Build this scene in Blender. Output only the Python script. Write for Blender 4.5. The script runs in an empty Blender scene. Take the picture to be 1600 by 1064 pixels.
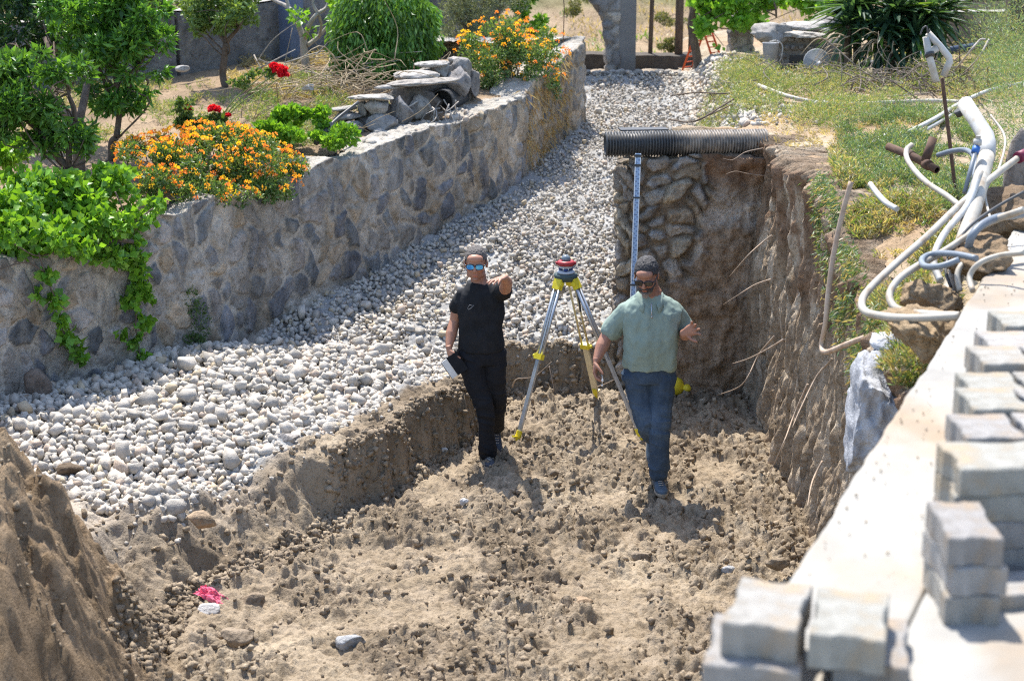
import bpy, bmesh, math, random
import numpy as np
from mathutils import Vector, Matrix

random.seed(7)
RNG = np.random.default_rng(7)
C = bpy.context.scene.collection
rad = math.radians

# ------------------------------------------------------------------ camera, sky, sun, exposure
CAM_H, PITCH, FPX = 4.34, rad(14.8), 2667.0
scene = bpy.context.scene
cam_d = bpy.data.cameras.new('camera'); cam = bpy.data.objects.new('camera', cam_d); C.objects.link(cam)
cam.location = (0, 0, CAM_H); cam.rotation_euler = (rad(90) - PITCH, 0, 0)
cam_d.sensor_width = 36; cam_d.lens = FPX / 1600 * 36
cam_d.clip_start = .1; cam_d.clip_end = 2000
cam_d.dof.use_dof = True; cam_d.dof.focus_distance = 13.2; cam_d.dof.aperture_fstop = 2.6
scene.camera = cam

SUN_EL, SUN_AZ = rad(62), rad(-17)
world = bpy.data.worlds.new('World'); scene.world = world; world.use_nodes = True
wn = world.node_tree.nodes; wl = world.node_tree.links
sky = wn.new('ShaderNodeTexSky'); sky.sky_type = 'NISHITA'; sky.sun_disc = False
sky.sun_elevation = SUN_EL; sky.sun_rotation = SUN_AZ
bg = wn['Background']; bg.inputs['Strength'].default_value = .15
wl.new(sky.outputs[0], bg.inputs[0])
sun_d = bpy.data.lights.new('sun', 'SUN'); sun = bpy.data.objects.new('sun', sun_d); C.objects.link(sun)
sun_d.energy = 3.9; sun_d.angle = rad(.5); sun_d.color = (1, .95, .87)
SUNV = Vector((math.sin(SUN_AZ)*math.cos(SUN_EL), math.cos(SUN_AZ)*math.cos(SUN_EL), math.sin(SUN_EL)))
sun.rotation_euler = SUNV.to_track_quat('Z', 'Y').to_euler()
scene.view_settings.view_transform = 'Standard'; scene.view_settings.look = 'None'
scene.view_settings.exposure = 1.3; scene.view_settings.gamma = 1
scene.cycles.max_bounces = 6
scene.cycles.diffuse_bounces = 3; scene.cycles.glossy_bounces = 2; scene.cycles.transmission_bounces = 3
scene.cycles.use_denoising = False
scene.cycles.filter_width = 1.15
scene.cycles.sample_clamp_indirect = 4

def ray(px, py):
    u = (px-800)/FPX; v = (532-py)/FPX
    return np.array((u, math.cos(PITCH)+v*math.sin(PITCH), -math.sin(PITCH)+v*math.cos(PITCH)))
def at(px, py, Y):            # the point seen at that place of the photograph, Y metres away
    d = ray(px, py); t = Y/d[1]; return Vector((d[0]*t, Y, CAM_H+d[2]*t))
def on(px, py, z):            # the same on the level z
    d = ray(px, py); t = (z-CAM_H)/d[2]; return Vector((d[0]*t, d[1]*t, z))

# ------------------------------------------------------------------ numpy noise
def _hash(ix, iy, iz, s=0):
    n = (ix.astype(np.int64)*374761393 + iy.astype(np.int64)*668265263 + iz.astype(np.int64)*1440662683 + s*974711) & 0xffffffff
    n = ((n ^ (n >> 13))*1274126177) & 0xffffffff
    n = (n ^ (n >> 16)) & 0xffffffff
    n = (n*2246822519) & 0xffffffff
    return ((n ^ (n >> 15)) & 0xffffff)/float(0x1000000)
def vnoise(x, y, z=None, s=0):
    x = np.asarray(x, float); y = np.asarray(y, float)
    z = np.zeros_like(x) if z is None else np.asarray(z, float)+0*x
    ix, iy, iz = np.floor(x), np.floor(y), np.floor(z)
    fx, fy, fz = x-ix, y-iy, z-iz
    fx = fx*fx*fx*(fx*(fx*6-15)+10); fy = fy*fy*fy*(fy*(fy*6-15)+10); fz = fz*fz*(3-2*fz)
    r = 0
    for a in (0, 1):
        for b in (0, 1):
            for c in (0, 1):
                if c and not fz.any(): continue
                r = r + _hash(ix+a, iy+b, iz+c, s)*(fx if a else 1-fx)*(fy if b else 1-fy)*(fz if c else 1-fz)
    return r*2-1
def fbm(x, y, z=None, o=4, s=0, g=.5):
    r = 0; a = 1; t = 0; f = 1
    for k in range(o):
        r = r + a*vnoise(np.asarray(x)*f+17.3*k, np.asarray(y)*f-9.1*k, None if z is None else np.asarray(z)*f, s+k); t += a; a *= g; f *= 2.03
    return r/t
def voro(x, y, s=0, j=.9):    # F1, F2, id (two random numbers) of a jittered grid
    x = np.asarray(x, float); y = np.asarray(y, float)
    ix, iy = np.floor(x), np.floor(y)
    f1 = np.full(x.shape, 9.); f2 = f1.copy(); r1 = np.zeros_like(x); r2 = r1.copy()
    for a in (-1, 0, 1):
        for b in (-1, 0, 1):
            cx, cy = ix+a, iy+b; z0 = np.zeros_like(cx)
            hx = _hash(cx, cy, z0, s); hy = _hash(cx, cy, z0+1, s)
            d = np.hypot(cx+.5+(hx-.5)*j-x, cy+.5+(hy-.5)*j-y)
            n = d < f1
            f2 = np.where(n, f1, np.minimum(f2, d)); f1 = np.where(n, d, f1)
            r1 = np.where(n, _hash(cx, cy, z0+2, s), r1); r2 = np.where(n, _hash(cx, cy, z0+3, s), r2)
    return f1, f2, r1, r2
def ss(t): t = np.clip(t, 0, 1); return t*t*(3-2*t)
def lerp(a, b, t): return a+(b-a)*t
def sdist(x, y, poly):        # signed distance to a polygon, negative inside
    x = np.asarray(x, float); y = np.asarray(y, float)
    d = np.full(x.shape, 1e9); ins = np.zeros(x.shape, bool); n = len(poly)
    for i in range(n):
        ax, ay = poly[i]; bx, by = poly[(i+1) % n]
        ex, ey = bx-ax, by-ay; L = ex*ex+ey*ey+1e-12
        t = np.clip(((x-ax)*ex+(y-ay)*ey)/L, 0, 1)
        d = np.minimum(d, np.hypot(x-ax-t*ex, y-ay-t*ey))
        if ay != by:
            ins ^= ((ay > y) != (by > y)) & (x < (bx-ax)*(y-ay)/(by-ay)+ax)
    return np.where(ins, -d, d)

# ------------------------------------------------------------------ objects
def tag(o, label=None, cat=None, group=None, kind=None):
    if label: o['label'] = label
    if cat: o['category'] = cat
    if group: o['group'] = group
    if kind: o['kind'] = kind
    return o
def mesh(name, v, f, m, parent=None, smooth=False, col=None, loc=None):
    me = bpy.data.meshes.new(name)
    v = np.asarray(v, np.float32)
    if isinstance(f, np.ndarray):
        k = f.shape[1]; n = len(f)
        me.vertices.add(len(v)); me.vertices.foreach_set('co', v.ravel())
        me.loops.add(n*k); me.loops.foreach_set('vertex_index', f.astype(np.int32).ravel())
        me.polygons.add(n); me.polygons.foreach_set('loop_start', np.arange(0, n*k, k, dtype=np.int32))
        me.polygons.foreach_set('loop_total', np.full(n, k, np.int32))
        me.update(calc_edges=True); me.validate()
    else:
        me.from_pydata([tuple(map(float, p)) for p in v], [], [tuple(int(i) for i in q) for q in f]); me.update()
    if smooth: me.polygons.foreach_set('use_smooth', np.ones(len(me.polygons), bool))
    if col is not None:
        a = me.color_attributes.new('Col', 'FLOAT_COLOR', 'POINT')
        c = np.ones((len(v), 4), np.float32); c[:, :3] = col
        a.data.foreach_set('color', c.ravel())
    if m: me.materials.append(m)
    o = bpy.data.objects.new(name, me); C.objects.link(o)
    if parent: o.parent = parent
    if loc is not None: o.location = loc
    return o
def empty(name, loc, rz=0):
    o = bpy.data.objects.new(name, None); C.objects.link(o); o.location = loc; o.rotation_euler = (0, 0, rz)
    o.empty_display_size = .1
    return o
def copy_tree(o, parent=None):
    c = o.copy(); C.objects.link(c)
    if parent: c.parent = parent
    for ch in [q for q in C.objects if q.parent == o]: copy_tree(ch, c)
    return c

class MB:
    """collects shapes in world or local coordinates and links them as one mesh"""
    def __init__(s): s.v = []; s.f = []; s.c = []; s.n = 0
    def add(s, v, f, c=None):
        v = np.asarray(v, float).reshape(-1, 3)
        s.v.append(v); s.f += [tuple(int(i)+s.n for i in q) for q in f]; s.n += len(v)
        s.c.append(np.tile(np.asarray(c if c is not None else (1, 1, 1), float), (len(v), 1)) if np.ndim(c) < 2 else np.asarray(c))
        return s
    def box(s, c, size, R=None, col=None):
        h = np.array(size)/2
        v = np.array([(a, b, d) for a in (-1, 1) for b in (-1, 1) for d in (-1, 1)])*h
        if R is not None: v = v@np.array(R.to_3x3() if hasattr(R, 'to_3x3') else R).T
        return s.add(v+np.array(c), [(0, 1, 3, 2), (4, 6, 7, 5), (0, 4, 5, 1), (2, 3, 7, 6), (0, 2, 6, 4), (1, 5, 7, 3)], col)
    def tube(s, pts, r, n=10, col=None, cap=True, hollow=0):
        pts = [np.array(p, float) for p in pts]; m = len(pts)
        rs = [r]*m if np.isscalar(r) else list(r)
        T = []
        for i in range(m):
            t = pts[min(i+1, m-1)]-pts[max(i-1, 0)]; T.append(t/(np.linalg.norm(t)+1e-12))
        u = np.cross(T[0], (0, 0, 1)); 
        if np.linalg.norm(u) < .1: u = np.cross(T[0], (1, 0, 0))
        u /= np.linalg.norm(u); V = []; an = np.arange(n)*2*math.pi/n
        for i in range(m):
            u = u-T[i]*np.dot(u, T[i]); u /= np.linalg.norm(u)+1e-12; w = np.cross(T[i], u)
            V.append(pts[i]+rs[i]*(np.outer(np.cos(an), u)+np.outer(np.sin(an), w)))
        F = [(i*n+k, i*n+(k+1) % n, (i+1)*n+(k+1) % n, (i+1)*n+k) for i in range(m-1) for k in range(n)]
        if hollow:   # open ends with a wall, as of a cut pipe
            for e, i in ((0, 0), (1, m-1)):
                c0 = pts[i]; V.append(c0+(V[i]-c0)*hollow); 
                b = m*n if e == 0 else (m+1)*n
                F += [(i*n+k, b+k, b+(k+1) % n, i*n+(k+1) % n) if e == 0 else (i*n+k, i*n+(k+1) % n, b+(k+1) % n, b+k) for k in range(n)]
            for e, i, dr in ((0, 0, 1), (1, m-1, -1)):
                c0 = pts[i]+T[i]*dr*rs[i]*2.2; V.append(c0+(V[i]-pts[i])*hollow)
                a = (m+e)*n; b = (m+2+e)*n
                F += [(a+k, b+k, b+(k+1) % n, a+(k+1) % n) for k in range(n)]
                F.append(tuple(b+k for k in range(n)))
        elif cap: F += [tuple(range(n-1, -1, -1)), tuple((m-1)*n+k for k in range(n))]
        return s.add(np.concatenate(V), F, col)
    def lathe(s, prof, c=(0, 0, 0), n=20, R=None, col=None):   # prof (r, z)
        an = np.arange(n)*2*math.pi/n
        V = np.concatenate([np.stack([r*np.cos(an), r*np.sin(an), np.full(n, z)], 1) for r, z in prof]); m = len(prof)
        F = [(i*n+k, i*n+(k+1) % n, (i+1)*n+(k+1) % n, (i+1)*n+k) for i in range(m-1) for k in range(n)]
        F += [tuple(range(n-1, -1, -1)), tuple((m-1)*n+k for k in range(n))]
        if R is not None: V = V@np.array(R.to_3x3()).T
        return s.add(V+np.array(c), F, col)
    def prism(s, poly, z0, z1, R=None, c=(0, 0, 0), bevel=0, col=None):   # polygon in xy from z0 to z1
        P = np.array(poly, float); n = len(P)
        rings = [(P, z0)]
        if bevel:
            cen = P.mean(0); Q = P+(cen-P)/np.linalg.norm(cen-P, axis=1)[:, None]*bevel
            rings += [(P, z1-bevel), (Q, z1)]
        else: rings += [(P, z1)]
        V = np.concatenate([np.column_stack([p, np.full(n, z)]) for p, z in rings]); m = len(rings)
        F = [(i*n+k, i*n+(k+1) % n, (i+1)*n+(k+1) % n, (i+1)*n+k) for i in range(m-1) for k in range(n)]
        F += [tuple(range(n-1, -1, -1)), tuple((m-1)*n+k for k in range(n))]
        if R is not None: V = V@np.array(R.to_3x3()).T
        return s.add(V+np.array(c), F, col)
    def build(s, name, m, parent=None, smooth=False, loc=None):
        V = np.concatenate(s.v); 
        if loc is not None: V = V-np.array(loc)
        o = mesh(name, V, s.f, m, parent, False, np.concatenate(s.c), loc)
        if smooth:
            o.data.polygons.foreach_set('use_smooth', np.array([len(p.vertices) <= 4 for p in o.data.polygons]))
        return o
def spline(pts, n=8):         # Catmull-Rom through the points
    P = [np.array(p, float) for p in pts]; P = [2*P[0]-P[1]]+P+[2*P[-1]-P[-2]]; out = []
    for i in range(1, len(P)-2):
        for k in range(n):
            t = k/n; a, b, c, d = P[i-1:i+3]
            out.append(.5*((2*b)+(c-a)*t+(2*a-5*b+4*c-d)*t*t+(3*b-a-3*c+d)*t**3))
    out.append(P[-2]); return out

# ------------------------------------------------------------------ materials
def mat(name, c1, c2=None, scale=4, rough=.85, bump=.3, bscale=60, bdist=.01, metal=0, spec=.3, trans=0, c3=None, s3=1.2,
        attr=True, detail=6, stretch=None, sss=0, w=(.35, .65), bump2=None, fine=0):
    m = bpy.data.materials.new(name); m.use_nodes = True; nt = m.node_tree; N = nt.nodes; L = nt.links
    P = N['Principled BSDF']; tc = N.new('ShaderNodeTexCoord'); vec = tc.outputs['Object']
    if stretch:
        mp = N.new('ShaderNodeMapping'); mp.inputs['Scale'].default_value = stretch; L.new(vec, mp.inputs[0]); vec = mp.outputs[0]
    P.inputs['Roughness'].default_value = rough; P.inputs['Metallic'].default_value = metal
    P.inputs['Specular IOR Level'].default_value = spec
    def noise(sc, dt=detail, r=.6):
        t = N.new('ShaderNodeTexNoise'); t.inputs['Scale'].default_value = sc; t.inputs['Detail'].default_value = dt
        t.inputs['Roughness'].default_value = r; L.new(vec, t.inputs['Vector']); return t.outputs[0]
    def mix(a, b, fac, mode='MIX'):
        x = N.new('ShaderNodeMix'); x.data_type = 'RGBA'; x.blend_type = mode
        for s_, val in ((6, a), (7, b)):
            if isinstance(val, tuple): x.inputs[s_].default_value = (*val, 1)
            else: L.new(val, x.inputs[s_])
        if isinstance(fac, (int, float)): x.inputs[0].default_value = fac
        else: L.new(fac, x.inputs[0])
        return x.outputs[2]
    def ramp(src, a, b):
        r = N.new('ShaderNodeMapRange'); r.inputs[1].default_value = a; r.inputs[2].default_value = b; L.new(src, r.inputs[0]); return r.outputs[0]
    col = c1
    if c2: col = mix(c1, c2, ramp(noise(scale), *w))
    if c3: col = mix(col, c3, ramp(noise(s3, 4), .5, .68))
    if fine: col = mix(col, mix(col, (.55, .53, .50), 1.0, 'MULTIPLY'), ramp(noise(fine, 5, .7), .52, .68))
    if attr:
        a = N.new('ShaderNodeAttribute'); a.attribute_name = 'Col'; col = mix(col, a.outputs['Color'], 1.0, 'MULTIPLY')
    if isinstance(col, tuple): P.inputs['Base Color'].default_value = (*col, 1)
    else: L.new(col, P.inputs['Base Color'])
    if bump:
        b = N.new('ShaderNodeBump'); b.inputs['Strength'].default_value = bump; b.inputs['Distance'].default_value = bdist
        L.new(noise(bscale, 5, .65), b.inputs['Height']); L.new(b.outputs[0], P.inputs['Normal'])
        if bump2:
            b2 = N.new('ShaderNodeBump'); b2.inputs['Strength'].default_value = 1; b2.inputs['Distance'].default_value = bump2[1]
            L.new(noise(bump2[0], 6, .7), b2.inputs['Height']); L.new(b.outputs[0], b2.inputs['Normal']); L.new(b2.outputs[0], P.inputs['Normal'])
    if sss: P.inputs['Subsurface Weight'].default_value = sss; P.inputs['Subsurface Radius'].default_value = (.01, .004, .002)
    if trans:
        T = N.new('ShaderNodeBsdfTranslucent'); X = N.new('ShaderNodeMixShader'); X.inputs[0].default_value = trans
        tcol = mix(col if not isinstance(col, tuple) else col, (1.5, 1.35, .5), 1.0, 'MULTIPLY')
        L.new(tcol, T.inputs[0]); L.new(P.outputs[0], X.inputs[1]); L.new(T.outputs[0], X.inputs[2])
        L.new(X.outputs[0], N['Material Output'].inputs[0])
    return m

M = dict(
    dirt=mat('soil', (.37, .305, .23), (.26, .21, .15), 5, .95, .7, 70, .02, spec=.1, c3=(.40, .335, .25), s3=1.1, bump2=(20, .015), fine=34),
    dust=mat('stony_dust', (.34, .29, .23), (.26, .22, .17), 6, .95, .7, 70, .015, spec=.1),
    stone=mat('crushed_limestone', (.53, .505, .465), (.40, .38, .35), 30, .9, .6, 90, .010, spec=.15),
    wall=mat('rubble_masonry', (1, 1, 1), (.78, .78, .78), 14, .92, .8, 60, .02, spec=.12, bump2=(14, .02), fine=26),
    earth=mat('cut_earth', (1, 1, 1), (.62, .58, .54), 9, .95, .9, 60, .03, spec=.08, bump2=(16, .03), fine=30),
    concrete=mat('weathered_concrete', (.325, .315, .29), (.26, .25, .23), 3, .9, .35, 60, .006, spec=.2, c3=(.33, .285, .23), s3=1.6),
    paver=mat('paver_concrete', (.315, .308, .295), (.22, .213, .20), 14, .92, .8, 110, .008, spec=.2, c3=(.33, .27, .205), s3=7),
    bark=mat('bark', (.17, .13, .10), (.09, .07, .055), 20, .9, .8, 50, .02, spec=.1, stretch=(1, 1, .3)),
    palebark=mat('pale_bark', (.42, .38, .33), (.28, .25, .22), 20, .9, .6, 50, .01, spec=.1, stretch=(1, 1, .3)),
    leaf=mat('leaf', (1, 1, 1), None, rough=.42, bump=0, spec=.45, trans=.38),
    petal=mat('petal', (1, 1, 1), None, rough=.7, bump=0, spec=.2, trans=.3),
    twig=mat('grey_twig', (.24, .20, .165), (.14, .115, .09), 20, .9, .5, 50, .01, spec=.1),
    straw=mat('dry_stem', (.38, .30, .19), (.27, .21, .14), 12, .85, .2, 80, spec=.2),
    pvc=mat('pvc_pipe', (.47, .47, .455), (.36, .35, .33), 6, .5, .15, 80, .002, spec=.4, c3=(.33, .29, .23), s3=9),
    hose=mat('cream_conduit', (.45, .42, .36), (.35, .32, .27), 5, .55, .15, 70, .002, spec=.35, c3=(.29, .23, .165), s3=8),
    black=mat('black_plastic', (.035, .037, .04), (.055, .055, .055), 9, .5, .1, 60, .002, spec=.4),
    iron=mat('rusty_iron', (.13, .075, .05), (.07, .045, .035), 25, .85, .4, 90, .003, spec=.3),
)

# ------------------------------------------------------------------ the ground
PIT = [(.93, 14.5), (-.04, 14.47), (-.16, 13.9), (-.30, 13.25), (-.5, 12.95), (-.78, 12.1), (-1.1, 11.6), (-1.28, 10.95), (-1.6, 10.5),
       (-2.0, 10.0), (-2.05, 9.3), (-2.1, 3), (2.1, 3), (2.1, 14.5)]
MOUND = [(-9, 12.8), (-4.5, 11.35), (-3.3, 10.5), (-2.65, 9.95), (-2.12, 9.45), (-1.90, 8.9), (-1.85, 3), (-9, 3)]
def rise(y): return .2*np.clip(y-14.4, 0, 7.9)
WX = lambda y: -3.7+.707*(y-12.65)             # x of the retaining wall's foot
def height(x, y, fine=True):
    x = np.asarray(x, float); y = np.asarray(y, float)
    wob = .10*fbm(x*1.7, y*1.7, o=3, s=3)+.11*fbm(x*6, y*6, o=5, s=4, g=.6)
    d = sdist(x, y, PIT)+wob*ss((15-y)*2)
    gentle = ss((11.8-y)/1.0)
    L = lerp(.47, .36, gentle)-.08*ss((y-14.0)*3)
    w = lerp(.11, .75, gentle)
    t = ss(d/w)
    h = L*t+rise(y)*ss(d/.1)
    h += (.05*np.clip(d, 0, 2.5)+.06*fbm(x*.9, y*.9, o=2, s=9))*ss((d-.2)/.6)*ss((21-y)/2)
    # rounded hummocks on the gentle part of the bank
    h += gentle*.13*np.clip(fbm(x*2.6, y*2.6, o=3, s=21)+.1, -1, 1)*ss(d/.2)*ss((1.6-d)/.5)
    dm = -sdist(x, y, MOUND)-.12*fbm(x*2.2, y*2.2, o=3, s=31)
    gul = np.abs(fbm((x*.85+y*.55)*3.4, (y*.85-x*.55)*.9, o=3, s=33))
    mh = 1.34-.55*gul-.05*np.abs(fbm((x*.8+y*.6)*9, (y*.8-x*.6)*3, o=3, s=38))-.16*fbm(x*3.1, y*3.1, o=4, s=35)-.05*np.clip(9.3-y, 0, 3)
    mz = mh*ss(dm/.85+.10)*np.where(dm > -.2, 1, 0)
    cut = .13*np.abs(fbm(x*5, y*1.1, o=3, s=37))*ss((.7-dm)/.3)*ss(dm/.1)
    mnd = ss((dm+.07)/.12)
    h = np.maximum(h, mz-cut)
    if fine:
        inside = ss(-d/.12)*(1-mnd)
        smooth_ = ss((fbm(x*1.9, y*1.6, o=4, s=51)-.06)*3.4)              # trodden, smoother patches
        rg = lerp(1, .50, smooth_)
        f1, f2, r1, _ = voro(x*6.5+.5*vnoise(x*9, y*9), y*6.5+.5*vnoise(x*9+5, y*9), 5)
        g1, g2, r3, _ = voro(x*15+.5*vnoise(x*19, y*19), y*15+.5*vnoise(x*19+5, y*19), 6)
        k1, k2, r5, _ = voro(x*31+.4*vnoise(x*39, y*39), y*31, 8)
        clod = (.075*r1*np.sqrt(np.clip(1-f1*1.25, 0, 1))*(r1 > .35)+.045*r3*np.sqrt(np.clip(1-g1*1.2, 0, 1))*(r3 > .15)
                +.020*r5*np.sqrt(np.clip(1-k1*1.2, 0, 1)))
        def bil(f, s_): return np.abs(vnoise(x*f+.35*vnoise(x*f*1.7, y*f*1.7, s=s_+9), y*f+.35*vnoise(x*f*1.7+7, y*f*1.7, s=s_+9), s=s_))
        lump = .055*bil(4.2, 401)+.062*bil(8.5, 402)+.055*bil(17, 403)+.030*bil(33, 404)
        h = h+inside*(.07*fbm(x*1.1, y*1.1, o=3, s=41)+rg*(lump+.16*clod)-.035*rg+.010*fbm(x*30, y*30, o=2, s=45))
        out = (1-ss(-d/.12))*(1-mnd)
        h = h+out*(.055*fbm(x*6, y*6, o=5, s=47)+.3*(lump-.05)*ss((1.4-d)/.6)+.3*clod*ss((1.2-d)/.5)*ss(fbm(x*2.1, y*2.1, s=77)*3+.6))
        h = h+mnd*(.7*lump+.04*fbm(x*12, y*12, o=4, s=48)+.075*fbm(x*6, y*6, o=4, s=49)+.022*fbm(x*24, y*24, o=3, s=46)+.1*clod)
        rim = ss((d+.1)/.1)*ss((.55-d)/.1)*(1-mnd)
        h = h-rim*.10*np.clip(fbm(x*8, y*8, o=4, s=61), 0, 1)
    return h
def gy(x, y): return float(height(np.array([x]), np.array([y]), True)[0])

GRAVEL0 = [(.98, 14.62), (.4, 14.60), (-.08, 14.66), (-.32, 14.1), (-.48, 13.5), (-.85, 12.9), (-1.25, 12.1), (-1.65, 11.45), (-2.0, 10.9), (-2.25, 10.45), (-2.7, 10.5),
          (-3.1, 10.95), (-3.7, 11.4), (-5, 12.2), (-6, 10.3), (-3.72, 12.6), (-1.9, 15.15), (-.25, 17.65), (.13, 18.45), (.8, 20.5), (.8, 22.75), (2.5, 22.75), (2.25, 19.5), (1.95, 16.4), (1.7, 15.45), (.98, 15.3)]
xs = np.concatenate([np.arange(-6.2, -2.5, .022), np.arange(-2.5, 2.3, .0125)])
ys = [4.8]
while ys[-1] < 24.6:
    Yc = ys[-1]; ys.append(Yc+(.05 if Yc < 8.0 else .013 if Yc < 14.7 else .035))
ys = np.array(ys)
GX, GY = np.meshgrid(xs, ys)
GZ = height(GX, GY)
def grid_faces(ny, nx, keep=None):
    i = np.arange(ny-1)[:, None]*nx+np.arange(nx-1)[None, :]
    f = np.stack([i, i+1, i+nx+1, i+nx], -1).reshape(-1, 4)
    return f if keep is None else f[keep.ravel()]
# hidden ground under the mound's far left and behind the retaining wall is dropped
cx = (GX[:-1, :-1]+GX[1:, 1:])/2; cy = (GY[:-1, :-1]+GY[1:, 1:])/2
keep = (cx > np.where(cy < 18.5, WX(cy)-.4, .15+.34*(cy-18.5)-.5)) | (cy > 20.7)
keep &= ~((cx < -3.2) & (cy < 7.5))
col = np.ones((GX.size, 3))
dpit = sdist(GX, GY, PIT).ravel()
pale = ss((dpit-.25)/.6)*.9                      # stone dust beyond the pit's rim
moist = np.clip(.5+1.1*fbm(GX.ravel()*2.4, GY.ravel()*2.4, o=4, s=63), 0, 1)
trod = ss((fbm(GX*1.9, GY*1.6, o=4, s=51)-.06)*3.4).ravel()*ss(-dpit/.12)
mm = ss((-sdist(GX, GY, MOUND)+.05)/.2).ravel()
base = lerp(np.array([.62, .59, .555]), np.array([.98, .96, .93]), moist[:, None])
base = lerp(base, np.array([1.06, 1.03, .98]), trod[:, None]*.6)
col = lerp(base, np.array([1.12, 1.17, 1.28]), (pale*(1-mm))[:, None])
gm_ = ss(-sdist(GX, GY, GRAVEL0).ravel()/.1); col = lerp(col, np.array([1.0, 1.22, 1.62]), (gm_*(1-mm)*.9)[:, None])
col = lerp(col, np.array([.70, .62, .535])*(1+.45*fbm(GX.ravel()*5, GY.ravel()*5, o=4, s=64))[:, None], mm[:, None])
used = grid_faces(len(ys), len(xs), keep)
pit_floor = tag(mesh('pit_ground', np.stack([GX.ravel(), GY.ravel(), GZ.ravel()], 1), used, M['dirt'], smooth=True, col=col), kind='structure')

# ------------------------------------------------------------------ vertical faces swept along a line
def face_strip(name, path, zb, zt, ds, dz, disp, colf, m, lip=.3, lipz=0, parent=None, smooth=True, ztop_noise=.03):
    """a standing face above a polyline (outward side = right hand of travel), its top rolled over inwards by lip"""
    P = np.array(path, float); seg = np.hypot(*np.diff(P, axis=0).T); cum = np.concatenate([[0], np.cumsum(seg)])
    s = np.arange(0, cum[-1], ds); x = np.interp(s, cum, P[:, 0]); y = np.interp(s, cum, P[:, 1])
    tx = np.interp(s+.09, cum, P[:, 0])-np.interp(s-.09, cum, P[:, 0]); ty = np.interp(s+.09, cum, P[:, 1])-np.interp(s-.09, cum, P[:, 1])
    l = np.hypot(tx, ty)+1e-9; nx, ny = ty/l, -tx/l
    b = np.array([zb(a, c) for a, c in zip(x, y)]); t = np.array([zt(a, c) for a, c in zip(x, y)])
    t = t+ztop_noise*fbm(s*3.2, s*0+7, o=4, s=71)
    nz = int(max(t-b)/dz)+2; nl = max(int(lip/dz/1.5), 3)
    V = []; q = []
    for k in range(nz+nl):
        if k < nz:
            u = k/(nz-1); z = b+(t-b)*u; off = np.zeros_like(s); ins = 0
        else:
            ins = (k-nz+1)/nl*lip; u = 1; z = t+0*s+lipz*(k-nz+1)/nl
        dd = disp(s, z, u) if k < nz else disp(s, t+ins, 1)
        if k < nz:
            V.append(np.stack([x+nx*dd, y+ny*dd, z], 1))
        else:
            w_ = 1-min(1, ins/.12)
            V.append(np.stack([x-nx*(ins-dd*w_), y-ny*(ins-dd*w_), z+.5*dd*min(1, ins/.05)], 1))
        q.append(colf(s, z if k < nz else t+ins, u, k >= nz))
    V = np.concatenate(V); q = np.concatenate(q); n = len(s); rows = nz+nl
    f = grid_faces(rows, n)
    return mesh(name, V, f, m, parent, smooth, q)

# retaining wall of rubble stones set in smeared mortar
WALL_PATH = [(-6.9, 8.12), (-3.7, 12.65), (-1.87, 15.24), (-.17, 17.66), (.13, 18.45), (.38, 19.2), (.86, 20.56), (.55, 20.95), (-1.6, 21.6)]
def wall_top(x, y): return float(np.interp(y, [8, 12.65, 13.6, 15.24, 18.3, 18.5, 20.56, 22], [1.5, 1.66, 1.72, 1.90, 2.20, 2.24, 2.60, 2.6]))
def wall_base(x, y): return float(height(np.array([x+.1]), np.array([y-.1]), False)[0])-.25
def stones(s, z, sc=(5.4, 3.9), sd=11):
    wx = s*sc[0]+.55*fbm(s*3, z*3, o=2, s=81); wy = z*sc[1]+.55*fbm(s*3+9, z*3, o=2, s=82)
    f1, f2, r1, r2 = voro(wx, wy, sd, .95)
    e = f2-f1+.10*fbm(s*20, z*20, o=3, s=83)
    return f1, e, r1, r2
def wall_disp(s, z, u):
    f1, e, r1, r2 = stones(s, z)
    st = ss((e-.10-.12*r2)/.16)
    return st*(.012+.022*r1)+.020*fbm(s*9, z*9, o=5, s=84)*1.0+.03*fbm(s*1.2, z*1.2, o=2, s=85)
def wall_col(s, z, u, top):
    f1, e, r1, r2 = stones(s, z); st = ss((e-.07-.10*r2)/.09)[:, None]
    pal = np.array([[.19, .20, .22], [.27, .265, .26], [.26, .25, .24], [.38, .365, .345], [.15, .165, .185], [.36, .31, .25], [.30, .29, .29], [.18, .19, .22]])
    cs = pal[(r1*7.99).astype(int)]*(.8+.4*r2[:, None])
    cs = cs*(1+.5*fbm(s*14, z*9, o=4, s=86))[:, None]
    warm_light = ss((s-9)/4)[:, None]  # warm light on the far half, put into the mortar colour
    mo = lerp(np.array([.38, .365, .34]), np.array([.45, .39, .315]), warm_light)*(1+.55*fbm(s*7, z*5, o=5, s=87, g=.65))[:, None]
    foot_dark = ss((.25+.5*fbm(s*1.6, s*0, o=3, s=88)-(z-.6))/.8)[:, None]  # darker towards the foot, with an uneven upper edge
    smear = ss(fbm(s*6, z*1.1, o=4, s=89)*2.4-.1+.5*ss((s-9)/3))[:, None]
    c = lerp(mo, cs, st*(1-.30*smear))
    c = c*lerp(1, .72, foot_dark)*(1+.30*fbm(s*2.5, z*1.0, o=4, s=95))[:, None]
    c = c*np.array([1.26, 1.17, 1.05])
    if top: c = lerp(c, np.array([.46, .43, .38])*(1+.25*fbm(s*8, z*8, o=4, s=90))[:, None], .85)
    return c
wall = face_strip('retaining_wall', WALL_PATH, wall_base, wall_top, .014, .014, wall_disp, wall_col, M['wall'], lip=.42, lipz=-.02, ztop_noise=.06)
tag(wall, 'long stone and mortar retaining wall between the garden and the gravel', 'stone wall')

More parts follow.
